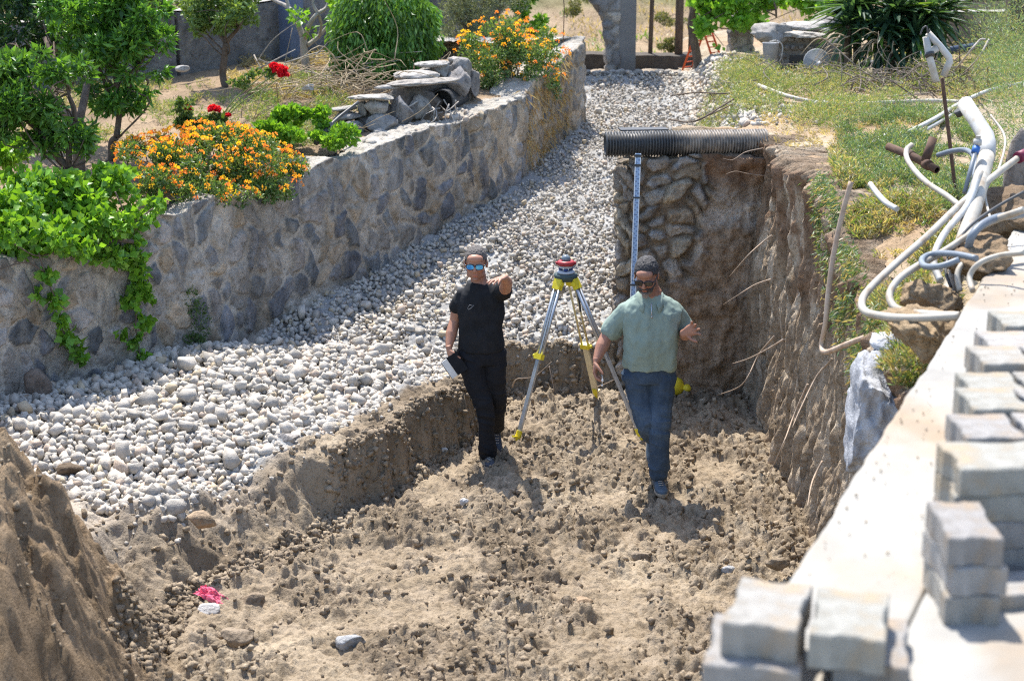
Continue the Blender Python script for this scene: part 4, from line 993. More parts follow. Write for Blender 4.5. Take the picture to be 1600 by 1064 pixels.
for i, f in enumerate(feet):
    d = f-apex; h = np.array((d[0], d[1], 0)); h /= np.linalg.norm(h); top = apex+h*.075-np.array((0, 0, .02)); L = np.linalg.norm(f-top); D = (f-top)/L; S = np.cross(D, (0, 0, 1)); S /= np.linalg.norm(S); Nn = np.cross(S, D)
    t0 = top-T0; fr = (.47, .42, .56)[i]
    up = M_ = gold if i == 2 else alu; lo = cream if i == 2 else alu
    leg = MB()
    for s_ in (-1, 1): leg.tube([t0+S*s_*.026+D*.06, t0+S*s_*(.026 if i != 2 else .030)+D*L*fr], .0125 if i != 2 else .009, 12)
    lg_ = leg.build('leg', up, tri, True)
    b = MB(); Rm = Matrix(((S[0], Nn[0], D[0]), (S[1], Nn[1], D[1]), (S[2], Nn[2], D[2])))
    b.box(t0+D*(L*(fr+1)/2-.01), (.036 if i != 2 else .052, .020, L*(1-fr)-.02), Rm)
    if i != 2: b.box(t0+D*(L*fr/2+.08), (.018, .014, L*fr*.95), Rm)
    b.build('lower_leg', lo, lg_)
    b = MB(); b.box(t0+D*.035, (.078, .042, .085), Rm); b.tube([t0+D*.03-S*.048, t0+D*.03+S*.048], .018, 12); b.build('hinge', yel, lg_)
    b = MB(); b.box(t0+D*L*fr, (.080, .040, .045), Rm); b.tube([t0+D*L*fr+S*.035, t0+D*L*fr+S*.062], .014, 10); b.build('clamp', yel, lg_)
    b = MB(); b.tube([t0+D*(L-.10), t0+D*(L-.055), t0+D*(L+.02)], [.024, .026, .005], 12); b.box(t0+D*(L-.055)+h*.028, (.034, .060, .012), Rm); b.build('foot', yel, lg_)
b = MB(); S2 = apex-T0; b.tube(spline([S2+(.06, -.03, -.03), S2+(.085, -.06, -.10), S2+(.11, -.07, -.20), S2+(.12, -.05, -.28)], 6), .008, 8); b.build('strap', M['black'], tri)
lv = empty('levelling_instrument', apex+np.array((0, 0, .026))); lv.scale = (.86, .86, .86); tag(lv, 'red and white surveying level with grey dome on top of the tripod', 'surveying level')
wht = mat('instrument_white', (.45, .47, .50), None, rough=.4, bump=0, attr=False); red = mat('instrument_red', (.34, .035, .04), None, rough=.4, bump=0, attr=False); blu = mat('instrument_blue', (.02, .045, .16), None, rough=.4, bump=0, attr=False); dome = mat('smoked_dome', (.14, .17, .19), None, rough=.15, bump=0, spec=.7, attr=False)
b = MB(); b.lathe([(.03, 0), (.082, .002), (.086, .018), (.070, .028)], (0, 0, 0), 24); b.build('base_plate', wht, lv, True)
b = MB()
for k in range(3): t = k*2.094+.5; b.lathe([(.012, .026), (.020, .028), (.020, .050), (.010, .052)], (.055*math.cos(t), .055*math.sin(t), 0), 14)
b.build('levelling_screws', blu, lv, True)
b = MB(); b.lathe([(.05, .05), (.062, .054), (.066, .070), (.060, .078)], (0, 0, 0), 24); b.build('ring', wht, lv, True)
b = MB(); b.lathe([(.060, .076), (.080, .080), (.084, .095), (.082, .112), (.068, .122), (.045, .124)], (0, 0, 0), 24); b.box((-.088, 0, .098), (.018, .03, .024)); b.box((.088, 0, .100), (.018, .03, .024)); b.build('housing', red, lv, True)
b = MB(); b.lathe([(.044, .122), (.046, .140), (.040, .158), (.024, .172), (.008, .177)], (0, 0, 0), 24); b.build('dome', dome, lv, True)

# ------------------------------------------------------------------ gateway pier, garden walls, rubble
stone_pal = np.array([[.40, .38, .36], [.33, .32, .32], [.46, .42, .37], [.28, .27, .27]])
def mcol(V, seed, sc=(5, 5, 6)):
    f1, f2, r1, r2 = voro((V[:, 0]*.8+V[:, 1]*.6)*sc[0]+.3*vnoise(V[:, 0]*9, V[:, 2]*9), V[:, 2]*sc[2], seed); st = ss((f2-f1-.06)/.14)[:, None]
    return lerp(np.array([.27, .25, .23]), stone_pal[(r1*3.99).astype(int)]*(.85+.3*r2[:, None]), st)*(1+.2*fbm(V[:, 0]*12, V[:, 1]*12, V[:, 2]*12, o=3, s=seed)[:, None]), st[:, 0], r1
def masonry(name, boxes, seed, step=.03, amp=.03, parent=None, m=None):
    """blocks given as outlines in x-z with a depth range, remeshed finely and roughened as stonework"""
    b = MB()
    for poly, y0, y1 in boxes:
        P = np.array(poly); n = len(P)
        V = [(p[0], y0, p[1]) for p in P]+[(p[0], y1, p[1]) for p in P]
        b.add(V, [tuple(range(n)), tuple(range(2*n-1, n-1, -1))]+[(i, n+i, n+(i+1) % n, (i+1) % n) for i in range(n)])
    def dsp(V, N):
        c, st, r = mcol(V, seed); return amp*(st*(.5+.8*r)-.4)+amp*.5*fbm(V[:, 0]*8, V[:, 1]*8, V[:, 2]*8, o=3, s=seed+1)
    e = empty('tmp_e', (0, 0, 0)); o = fuse(name, b, step, m or M['wall'], e, 1, disp=dsp, colf=lambda V, N: mcol(V, seed)[0]); o.parent = parent; bpy.data.objects.remove(e)
    return o
YG = 23.0
def gx(px): return at(px, 80, YG).x
def gz(py): return at(960, py, YG).z
arch = empty('gateway_pier', (gx(968), YG, gz(118))); A0 = np.array(arch.location)
def loc(poly): return [(x-A0[0], z-A0[2]) for x, z in poly]
cxx, r0 = gx(858), gx(944)-gx(858)
arcp = [(cxx+r0*math.cos(t), gz(58)+r0*math.sin(t)*1.02) for t in np.linspace(0, math.pi, 22)]
outer = [(gx(966), gz(122)), (gx(966), gz(-90)), (gx(750), gz(-90)), (gx(750), gz(122)), (arcp[-1][0], gz(122))]+arcp[::-1]+[(gx(946), gz(58)), (gx(948), gz(122))]
masonry('stone_arch', [(loc(outer), -.20, .22)], 481, .03, .035, arch)
b = MB(); b.box((gx(978)-A0[0], .02, .9), (.235, .40, 2.2)); cp = b.build('concrete_post', M['concrete'], arch)
cp.data.color_attributes['Col'].data.foreach_set('color', np.tile([.62, .62, .66, 1], len(cp.data.vertices)).astype(np.float32))
tag(arch, 'grey stone gateway with an arch and a concrete post beyond the gravel', 'gateway')
b = MB(); rock('kerb_stone', (gx(968), YG-.30, gz(120)+.03), (.30, .12, .07), gm, 'long stone at the foot of the gateway pier', 'stone', 482, (.8, .75, .68), rz=.25)
# low dark bank behind the gravel
V = []; n = 90
pth = [(gx(905)-.25+i*(gx(1180)-gx(905)+.3)/n) for i in range(n+1)]
bb = MB()
for i in range(n):
    x0, x1 = pth[i], pth[i+1]; h0, h1 = [.17+.04*float(fbm(np.array([x*3.]), np.array([2.]), o=3)[0])+.05*max(0, x-gx(1080)) for x in (x0, x1)]
    zb = 1.9; za = 2.0
    bb.add([(x0, YG+.35, zb), (x1, YG+.35, zb), (x1, YG+.38, za+h1), (x0, YG+.38, za+h0), (x0, YG+.75, za+h0+.01), (x1, YG+.75, za+h1+.01)], [(0, 1, 2, 3), (3, 2, 5, 4)])
bb.v = [v+np.stack([0*v[:, 0], .03*fbm(v[:, 0]*9, v[:, 2]*9, o=2, s=9), 0*v[:, 0]], 1) for v in bb.v]
o = bb.build('low_wall', mat('dark_rubble', (.10, .085, .07), (.07, .06, .05), 9, .95, .8, 30, .03, attr=False)); tag(o, 'low dark rubble wall across the far end of the gravel behind the gateway', 'low wall')
# stub of wall at the right of the tree trunk
b0 = (at(1158, 60, 22.6).x, 22.6); st_ = empty('wall_stub', (b0[0], 22.6, 2.0)); 
masonry('masonry', [([(-.17, -.1), (-.15, .55), (-.08, .83), (.06, .90), (.13, .80), (.16, -.1)], -.15, .15)], 491, .03, .03, st_)
tag(st_, 'upright broken stub of grey wall left of the rubble heap', 'wall stub')
# garden wall behind the trees, in the shade
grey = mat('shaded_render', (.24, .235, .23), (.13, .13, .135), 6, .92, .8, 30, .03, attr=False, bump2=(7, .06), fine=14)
def bar_wall(name, pts, h, th, m, label, cat='garden wall', z=None, cap=None):
    e = empty(name, (pts[0][0], pts[0][1], pts[0][2])); O = np.array(e.location); b = MB(); cpm = MB()
    for (x0, y0, z0), (x1, y1, z1) in zip(pts, pts[1:]):
        L = math.hypot(x1-x0, y1-y0); nx, ny = -(y1-y0)/L*th/2, (x1-x0)/L*th/2; k = max(int(L/.15), 2)
        for i in range(k):
            t0, t1 = i/k, (i+1)/k; P = []
            for t in (t0, t1):
                x, y, z = x0+(x1-x0)*t, y0+(y1-y0)*t, z0+(z1-z0)*t; hh = h+.02*float(fbm(np.array([x*4]), np.array([y*4]), o=2)[0])
                P += [(x-nx, y-ny, z-.3), (x+nx, y+ny, z-.3), (x+nx, y+ny, z+hh), (x-nx, y-ny, z+hh)]
            b.add(np.array(P)-O, [(0, 4, 7, 3), (2, 6, 5, 1), (3, 7, 6, 2)]+([(0, 3, 2, 1)] if i == 0 else [])+([(4, 5, 6, 7)] if i == k-1 else []))
            if cap: cpm.add((np.array(P)[[3, 2, 6, 7]]-O)+np.array((0, 0, .022)), [(0, 1, 2, 3)]); 
    b.build('wall_face', m, e); 
    if cap: cpm.build('coping', cap, e)
    tag(e, label, cat); return e
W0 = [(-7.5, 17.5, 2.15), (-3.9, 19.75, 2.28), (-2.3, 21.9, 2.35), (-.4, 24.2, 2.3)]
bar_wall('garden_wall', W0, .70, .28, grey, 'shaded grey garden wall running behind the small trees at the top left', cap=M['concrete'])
b = MB(); q = np.array(at(452, 90, 21.0)); b.box((0, 0, .5), (.24, .20, 1.6)); o = b.build('wall_buttress', mat('blue_grey_render', (.13, .17, .25), (.10, .13, .20), 6, .9, .5, 30, .01, attr=False)); o.location = (q[0], 21.0, 2.2); o.rotation_euler = (0, .06, -.7); tag(o, 'blue grey buttress against the shaded garden wall beside the bare tree', 'buttress')
for z in range(1): pass

# collapsed stone bench or planter on top of the retaining wall
def ZL(x, y): return gl(x, y)
ru = empty('ruined_stone_bench', tuple(at(620, 205, 16.9))); R0 = np.array(ru.location)
tag(ru, 'collapsed stone structure of big blocks and broken slabs on top of the retaining wall', 'ruined masonry')
def bpart(name, px, py, Y, r, seed, colr, rz=0, pl=10):
    q = np.array(at(px, py, Y)); return rock(name, tuple(q-R0), r, gm, None, None, seed, colr, rz, .16, 4, None, ru, pl)
for i, (px, py, Y, r, cc, rz) in enumerate([(598, 190, 17.15, (.30, .18, .20), (.50, .46, .42), .5), (650, 160, 17.6, (.34, .22, .22), (.55, .51, .47), .55), (715, 132, 18.3, (.24, .24, .26), (.62, .59, .56), .6), (675, 125, 18.1, (.34, .24, .14), (.80, .77, .73), .6),
    (545, 182, 17.0, (.16, .14, .06), (.95, .93, .90), .4), (548, 203, 16.8, (.13, .12, .10), (.62, .66, .66), .3), (588, 166, 17.0, (.15, .13, .11), (1.05, 1.03, .98), .5),
    (596, 193, 16.9, (.17, .13, .11), (.95, .94, .92), .45), (568, 170, 17.0, (.05, .08, .09), (.85, .82, .76), .3), (628, 178, 17.1, (.13, .13, .19), (.80, .79, .79), .5), (656, 170, 17.3, (.11, .13, .14), (.95, .92, .86), .5),
    (716, 130, 17.9, (.13, .13, .19), (.82, .80, .80), .5), (722, 108, 18.1, (.11, .14, .12), (.85, .83, .80), .7), (690, 112, 18.0, (.14, .13, .10), (.92, .89, .84), .5), (737, 132, 18.2, (.09, .12, .17), (.66, .64, .63), .5)]):
    bpart('block', px, py, Y, r, 500+i, np.array(cc)*.9, rz)
for i, (px, py, Y, r, cc, rz) in enumerate([(585, 152, 17.0, (.27, .17, .035), (1.15, 1.12, 1.05), .55), (660, 128, 17.4, (.42, .20, .035), (1.0, .95, .88), .62), (650, 118, 17.7, (.24, .22, .05), (1.2, 1.16, 1.1), .2), (676, 100, 18.0, (.22, .16, .04), (1.2, 1.17, 1.12), .9), (612, 137, 17.2, (.18, .06, .03), (1.0, .97, .92), .35), (712, 93, 18.3, (.15, .12, .04), (1.1, 1.05, 1.0), 1.2), (540, 170, 17.0, (.16, .10, .03), (1.1, 1.08, 1.0), .5)]):
    bpart('slab', px, py, Y, r, 530+i, np.array(cc)*.95, rz, 4)
b = MB(); q = np.array(at(690, 160, 17.7)); b.tube([q-R0, q-R0+np.array((.15, .5, .0))], .13, 18, hollow=.9); b.build('hollow', M['black'], ru)  # black tube standing in for the shade between the blocks
def stick_mesh(name, n, c, rx, rz_, r, m, dirf=None, parent=None, O=None, bend=.12, L=(.25, .6), taper=.4):
    b = MB(); c = np.array(c)
    for i in range(n):
        p = c+RNG.normal(size=3)*np.array([rx, rx*.7, rz_]); d = RNG.normal(size=3)*np.array([1, 1, .28]) if dirf is None else np.array(dirf)+RNG.normal(size=3)*.45
        d /= np.linalg.norm(d); l = RNG.uniform(*L); mid_ = p+d*l*.5+RNG.normal(size=3)*bend*l
        rr_ = r*RNG.uniform(.6, 1.3); b.tube(spline([p, mid_, p+d*l], 4), list(np.linspace(rr_, rr_*taper, 9)), 5, col=np.ones(3)*RNG.uniform(.7, 1.25))
    if O is not None: b.v = [v-O for v in b.v]
    return b.build(name, m, parent, True)
q = at(690, 168, 17.3); stick_mesh('dry_twigs', 26, q, .12, .07, .009, M['palebark'], (-.3, -.3, -.5), ru, R0, L=(.2, .5))
q = [at(560, 160, 16.4), at(528, 185, 16.2), at(508, 205, 16.0), at(495, 222, 15.85)]
b = MB(); b.tube(spline(q, 5), .016, 8); b.tube([q[1]+(q[2]-q[1])*.5, q[3]+(q[3]-q[2])*.1], .028, 10)
tag(b.build('garden_hose', M['black'], None, True), 'black hose end hanging from the collapsed stonework toward the flowers', 'hose')
rub = []
for i in range(46):
    t = i/45; px = 560+t*250+RNG.uniform(-14, 14); base = np.interp(px, [560, 700, 810], [232, 192, 148]); Y = np.interp(px, [560, 700, 810], [16.0, 17.0, 17.9])+RNG.uniform(0, .5)
    q = at(px, base, Y); rub.append((q.x, q.y, gl(q.x, q.y)+.02))
sz = RNG.uniform(.02, .07, len(rub)); o = scatter_stones('rubble', np.array(rub), sz, stone_cols(len(rub))*.85, M['stone']); tag(o, 'small broken rubble strewn along the top of the retaining wall', 'rubble', kind='stuff')

# grit and cement crumbs lying on the beam and the slab
n = 900; Y = RNG.uniform(3.5, 10.5, n); X = np.array([bx(v) for v in Y])+.03+RNG.random(n)**1.5*1.0; k = (RNG.random(n) < .35+.65*(fbm(X*3, Y*2, o=3, s=495) > .05)); X, Y = X[k], Y[k]
sz = .0015+.0055*RNG.random(len(X))**3; o = scatter_stones('grit', np.stack([X, Y, X*0+Z0+.006+sz*.3], 1), sz, stone_cols(len(X))*np.array([.95, .88, .78]), M['stone']); tag(o, 'grit and crumbs of cement lying on the concrete beam and slab', 'grit', kind='stuff')

# ------------------------------------------------------------------ plants
def leaf_mesh(name, P, D, size, cols, m, parent=None, asp=.42, fold=.25, curl=0., droop=None):
    """one folded leaf of two to four triangles at every point, growing along D"""
    n = len(P); D = D/np.linalg.norm(D, axis=1)[:, None]
    r = RNG.normal(size=(n, 3)); r[:, 2] *= .6
    S = np.cross(D, r); S /= np.linalg.norm(S, axis=1)[:, None]+1e-9; U = np.cross(S, D)
    L = size[:, None]; w = L*asp/2
    base = P; mid_ = P+D*L*.45+U*L*fold*.12; tip = P+D*L-U*L*(curl+.06)
    a = mid_+S*w+U*w*fold; b = mid_-S*w+U*w*fold; c = P+D*L*.5
    V = np.stack([base, a, tip, b, c], 1).reshape(-1, 3)
    i = np.arange(n)[:, None]*5
    F = np.concatenate([i+np.array([[0, 1, 4]]), i+np.array([[1, 2, 4]]), i+np.array([[2, 3, 4]]), i+np.array([[3, 0, 4]])])
    return mesh(name, V, F, m, parent, False, np.repeat(cols, 5, 0))
def pal_pick(pal, n, jit=.18):
    p = np.array(pal); c = p[RNG.integers(0, len(p), n)]*1.12; return c*(1+RNG.uniform(-jit, jit, (n, 1)))
def blob_points(blobs, n, lo=.55, gap=.0, gs=6, seed=1):
    c = np.array([b[0] for b in blobs], float); r = np.array([b[1] if np.ndim(b[1]) else (b[1],)*3 for b in blobs], float)
    w = r.prod(1)**(2/3); k = RNG.choice(len(blobs), n, p=w/w.sum()); d = RNG.normal(size=(n, 3)); d /= np.linalg.norm(d, axis=1)[:, None]
    rad_ = lo+(1.06-lo)*RNG.random(n)**.7; P = c[k]+d*r[k]*rad_[:, None]
    keep = fbm(P[:, 0]*gs, P[:, 1]*gs, P[:, 2]*gs, o=2, s=seed) > gap-.9 if gap <= 0 else fbm(P[:, 0]*gs, P[:, 1]*gs, P[:, 2]*gs, o=2, s=seed) > -.25+gap
    return P[keep], d[keep]
def foliage(name, blobs, n, size, pal, parent, O=(0, 0, 0), asp=.42, up=.1, out=.7, gap=0, gs=6, m=None, fold=.3, lo=.55, jit=.2, curl=.05, seed=1, subs=0, subr=.3):
    if subs:   # break every blob into smaller clumps so that the outline is uneven
        nb = []
        for c, r in blobs:
            r = np.array(r if np.ndim(r) else (r,)*3, float)
            for _ in range(subs):
                d = RNG.normal(size=3); d /= np.linalg.norm(d); nb.append((np.array(c)+d*r*RNG.uniform(.45, .95), r*RNG.uniform(subr*.6, subr*1.35)))
        blobs = nb
    P, d = blob_points(blobs, n, lo, gap, gs, seed); k = len(P)
    D = d*out+RNG.normal(size=(k, 3))*.55+np.array((0, 0, up))
    return leaf_mesh(name, P-np.array(O), D, RNG.uniform(size*.6, size*1.25, k), pal_pick(pal, k, jit), m or M['leaf'], parent, asp, fold, curl)
G_CITRUS = [(.08, .19, .03), (.055, .14, .024), (.11, .25, .035), (.04, .10, .02)]
G_VINE = [(.16, .33, .03), (.12, .27, .025), (.20, .38, .05), (.09, .20, .02)]
G_BUSH = [(.07, .13, .03), (.10, .17, .05), (.05, .10, .025), (.13, .19, .08)]
G_PALE = [(.14, .23, .06), (.18, .27, .08), (.10, .18, .05)]
G_OLIVE = [(.14, .17, .12), (.10, .13, .09), (.19, .22, .16)]
G_WEED = [(.16, .23, .075), (.23, .28, .11), (.12, .19, .06), (.29, .29, .15), (.34, .30, .18)]
G_FENNEL = [(.11, .19, .09), (.15, .23, .12), (.09, .155, .075), (.20, .26, .13), (.24, .24, .13)]
G_DRY = [(.36, .30, .17), (.30, .24, .14), (.42, .36, .22)]
def W3(px, py, Y): return np.array(at(px, py, Y))
def branch(b, p0, p1, r0, r1, k=6, wob=.06, n=8):
    p0, p1 = np.array(p0, float), np.array(p1, float); L = np.linalg.norm(p1-p0)
    pts = [p0+(p1-p0)*t+(RNG.normal(size=3)*wob*L*math.sin(math.pi*t)) for t in np.linspace(0, 1, 4)]
    b.tube(spline(pts, 4), list(np.linspace(r0, r1, 13)), n); return pts
def tree(name, base, limbs, blobs, n, size, pal, label, r0=.05, asp=.42, up=.05, gap=.10, group=None, cat='tree', m=M['bark'], subs=11, subr=.25, curl=.08, twigs=14, lo=.45, **kw):
    O = np.array(base, float); e = empty(name, tuple(O)); tag(e, label, cat, group); b = MB(); tips = []
    for p0, p1, ra, rb in limbs: branch(b, np.array(p0)-O, np.array(p1)-O, ra, rb)
    for k in range(twigs):
        c, r = blobs[int(RNG.integers(len(blobs)))]; r = np.array(r if np.ndim(r) else (r,)*3); s0 = limbs[int(RNG.integers(len(limbs)))]; t = RNG.uniform(.6, 1)
        s_ = np.array(s0[0])*(1-t)+np.array(s0[1])*t; d = RNG.normal(size=3); branch(b, s_-O, np.array(c)+d/np.linalg.norm(d)*r*.8-O, .010, .004, wob=.12, n=5)
    b.build('trunk', m, e, True)
    if n: foliage('crown', blobs, n, size, pal, e, O, asp, up, gap=gap, subs=subs, subr=subr, curl=curl, lo=lo, **kw)
    return e
# --- left garden trees
Yf = 13.9; B = W3(128, 340, Yf); B[2] = gl(B[0], B[1])-.03; F_ = W3(108, 262, Yf)
tree('citrus_tree', B, [(B, F_, .042, .036), (F_, W3(60, 205, Yf+.05), .030, .022), (W3(60, 205, Yf+.05), W3(20, 165, Yf+.1), .022, .012), (F_, W3(118, 190, Yf), .028, .018), (W3(118, 190, Yf), W3(105, 120, Yf), .018, .010)],
     [(W3(35, 150, Yf+.1), (.40, .38, .36)), (W3(100, 160, Yf), (.30, .34, .36)), (W3(62, 96, Yf+.1), (.34, .34, .18)), (W3(-30, 130, Yf+.2), (.3, .3, .35)), (W3(25, 200, Yf), (.30, .26, .18)), (W3(120, 215, Yf), (.19, .18, .18)), (W3(75, 225, Yf), (.16, .16, .10))], 8200, .085, G_CITRUS,
     'nearest dark green leafy citrus tree with a forked trunk at the left edge', asp=.36, twigs=18)
Yg = 15.6; B = W3(165, 262, Yg); B[2] = gl(B[0], B[1])-.03
tree('citrus_tree', B, [(B, W3(182, 215, Yg), .035, .030), (W3(182, 215, Yg), W3(180, 120, Yg), .030, .02), (W3(181, 180, Yg), W3(225, 90, Yg), .02, .012), (W3(181, 170, Yg), W3(140, 70, Yg), .02, .012)],
     [(W3(190, 50, Yg), (.42, .4, .42)), (W3(225, 105, Yg), (.26, .30, .24)), (W3(150, 90, Yg), (.32, .32, .30)), (W3(175, 150, Yg), (.34, .3, .18)), (W3(235, 20, Yg), (.30, .3, .3)), (W3(215, 150, Yg), (.17, .2, .16)), (W3(120, 10, Yg), (.4, .3, .3))], 11000, .095, [(.085, .21, .03), (.06, .16, .025), (.12, .28, .04), (.04, .11, .02)],
     'tall glossy green citrus tree behind the nearest one, its thin trunk beside the orange flowers', asp=.34, twigs=22)
Yh = 16.6; B = W3(127, 290, 14.8); B[2] = gl(B[0], B[1])-.03
tree('citrus_tree', B, [(B, W3(124, 190, 15.0), .055, .045), (W3(124, 190, 15.0), W3(70, 60, 16), .045, .02), (W3(124, 190, 15.0), W3(140, 40, 16), .04, .02)],
     [(W3(35, 30, Yh), (.65, .5, .35)), (W3(100, 40, Yh), (.5, .45, .35)), (W3(-20, 60, Yh), (.4, .4, .35)), (W3(110, -20, Yh), (.7, .5, .3)), (W3(60, 85, Yh), (.5, .4, .2))], 9500, .09, [(.022, .06, .022), (.016, .045, .018), (.03, .08, .025)],
     'darkest bluish green citrus tree filling the upper left corner, with the thickest trunk', asp=.38, twigs=10)
B = W3(352, 124, 18.9); B[2] = gl(B[0], B[1])-.02
tree('garden_tree', B, [(B, W3(353, 68, 18.9), .040, .034), (W3(353, 68, 18.9), W3(322, 25, 18.9), .026, .012), (W3(353, 68, 18.9), W3(380, 30, 18.8), .026, .012), (W3(353, 65, 18.9), W3(350, 0, 19), .022, .010)],
     [(W3(340, 18, 18.9), (.40, .36, .22)), (W3(372, 30, 18.8), (.24, .26, .18)), (W3(312, 30, 18.9), (.18, .24, .16)), (W3(350, -25, 19), (.5, .4, .25)), (W3(385, 5, 18.9), (.25, .26, .16))], 6200, .062, [(.13, .21, .055), (.09, .16, .04), (.17, .26, .08)],
     'small pale green round tree with a dark trunk in front of the shaded garden wall', asp=.45, gap=.0, twigs=14)
B = W3(478, 106, 20.2); B[2] = gl(B[0], B[1]); fig = empty('bare_tree', tuple(B)); tag(fig, 'almost leafless tree with pale curved branches in front of the garden wall', 'tree'); b = MB()
def L2(seq, r0, r1): b.tube(spline([W3(px, py, 20.2+dy)-B for px, py, dy in seq], 5), list(np.linspace(r0, r1, (len(seq)-1)*5+1)), 8)
L2([(478, 108, 0), (475, 80, 0), (474, 58, 0)], .050, .040); L2([(474, 60, 0), (462, 30, 0), (450, 12, .1), (432, 3, .2), (420, -4, .2)], .036, .016); L2([(452, 14, .1), (446, -5, .1), (440, -20, .1)], .022, .012)
L2([(475, 62, 0), (484, 38, -.1), (496, 22, -.1), (510, 12, 0), (516, -8, 0)], .032, .014); L2([(497, 22, -.1), (489, 6, -.1), (492, -14, -.1)], .020, .010); L2([(480, 72, 0), (500, 55, .1), (520, 30, .1), (524, 8, .1)], .028, .012); L2([(498, 22, -.1), (502, 40, 0), (498, 60, .1)], .018, .016)
b.build('trunk', M['palebark'], fig, True); foliage('leaves', [(W3(466, 25, 20.1), .10), (W3(485, 50, 20.1), .05), (W3(532, 5, 20.1), .12)], 190, .08, G_VINE, fig, B, .6)
B = W3(600, 126, 19.4); B[2] = gl(B[0], B[1]); e = empty('weeping_shrub', tuple(B)); tag(e, 'dense dome shaped weeping shrub with bright green hanging foliage', 'shrub')
b = MB(); branch(b, (0, 0, 0), (0, 0, .7), .05, .03); b.build('trunk', M['bark'], e, True)
P, d = blob_points([(W3(572, 55, 19.4), (.42, .40, .50)), (W3(630, 60, 19.4), (.42, .42, .52)), (W3(600, 15, 19.5), (.5, .45, .42)), (W3(545, 80, 19.3), (.20, .25, .32)), (W3(650, 85, 19.3), (.22, .26, .36)), (W3(560, 25, 19.4), (.25, .25, .28)), (W3(655, 30, 19.5), (.22, .25, .25)), (W3(590, 95, 19.2), (.18, .2, .26))], 14000, .66, 0)
ok = P[:, 2] > B[2]+.03; P, d = P[ok], d[ok]; k = len(P); D = d*.35+RNG.normal(size=(k, 3))*.3+np.array((0, 0, -1.0)); g = fbm(P[:, 0]*5, P[:, 1]*5, P[:, 2]*2, o=3, s=601)[:, None]
leaf_mesh('foliage', P-B, D, RNG.uniform(.05, .11, k), pal_pick([(.085, .20, .035), (.06, .15, .03), (.12, .25, .05)], k)*(1+.9*g), M['leaf'], e, .30, .3, .05)
B = W3(745, 100, 21.6); B[2] = gl(B[0], 20.4); e = empty('olive_bush', tuple(B)); tag(e, 'large grey green olive bush behind the second orange flowering bush', 'bush')
b = MB(); [branch(b, (0, 0, 0), (RNG.uniform(-.4, .4), RNG.uniform(-.2, .2), .8), .03, .012) for _ in range(5)]; b.build('trunk', M['bark'], e, True)
foliage('crown', [(W3(715, 35, 21.6), (.48, .4, .4)), (W3(775, 25, 21.6), (.48, .4, .42)), (W3(740, -10, 21.6), (.6, .4, .4)), (W3(690, 70, 21.5), (.25, .3, .22)), (W3(800, 55, 21.5), (.22, .3, .22))], 13500, .05, G_OLIVE, e, B, .22, .3, subs=9, subr=.32)
B = W3(812, 60, 22.2); e = empty('leafy_shrub', (B[0], B[1], 2.2)); tag(e, 'bright green leafy shrub between the olive bush and the gateway arch', 'shrub')
b = MB(); branch(b, (0, 0, 0), (0, 0, .5), .02, .01); b.build('trunk', M['bark'], e, True)
foliage('crown', [(W3(818, 10, 22.2), (.20, .25, .32)), (W3(835, 40, 22.2), (.16, .2, .18)), (W3(822, -20, 22.2), (.3, .25, .2))], 2400, .075, G_VINE, e, (B[0], B[1], 2.2), .5, subs=6)
# far trees at the top left corner, beyond the garden wall
for i, (px, py, Y, r, lab) in enumerate(((255, -5, 21.5, (.6, .5, .45), 'mid green bushy tree behind the garden wall, left of the small pale tree'), (670, -25, 24.5, (.5, .4, .4), 'dark tree crown at the top edge right of the weeping shrub'), (525, -35, 25, (.5, .4, .4), 'dark tree crown at the top edge behind the bare tree'))):
    c = W3(px, py, Y); Bz = 2.2; tree('garden_tree', (c[0], c[1], Bz), [((c[0], c[1], Bz), c, .04, .02)], [(c, r)], 4200, .07, [(.07, .13, .03), (.05, .10, .03), (.10, .18, .05)], lab, twigs=6, subs=9)

# --- flowering bushes
def flower_bush(name, base, blobs, n, nf, label, fs=.022, hang=None):
    O = np.array(base, float); e = empty(name, tuple(O)); tag(e, label, 'flowering bush'); b = MB()
    for c, r in blobs:
        for _ in range(3): branch(b, (RNG.uniform(-.1, .1), RNG.uniform(-.1, .1), 0), np.array(c)-O+RNG.normal(size=3)*.08, .010, .004, n=5)
    b.build('stems', M['bark'], e, True)
    foliage('foliage', blobs, n, .042, [(.08, .16, .04), (.06, .12, .035), (.12, .21, .06), (.16, .22, .10)], e, O, .45, .25, subs=9, subr=.36, lo=.4)
    # flower heads: small domes of many florets on the sunny outside
    P, d = blob_points([(c, np.array(r)*1.04) for c, r in blobs], nf*5, .93); ok = (d[:, 2] > -.15); P, d = P[ok][:nf], d[ok][:nf]
    sz = RNG.uniform(.6, 1.15, len(P))*fs; FP = []; FD = []; FC = []
    pal = np.array([(.95, .36, .06), (.95, .45, .04), (.95, .62, .04), (.92, .30, .07), (.95, .52, .05)])
    for p, dd, s_ in zip(P, d, sz):
        up = unit(dd+np.array((0, -.1, .9))); k = 13; v = RNG.normal(size=(k, 3)); v /= np.linalg.norm(v, axis=1)[:, None]; v[(v@up) < 0] *= -1
        c = pal[int(RNG.integers(5))]; FP.append(p+up*.015+v*s_*.75); FD.append(v+RNG.normal(size=(k, 3))*.6); FC.append(np.tile(c, (k, 1))*RNG.uniform(.8, 1.2, (k, 1)))
    FP, FD, FC = map(np.concatenate, (FP, FD, FC))
    o = leaf_mesh('flowers', FP-O, FD, np.full(len(FP), fs*.75), FC, M['petal'], e, .9, .2); o['kind'] = 'stuff'
    return e
Yb = 14.75
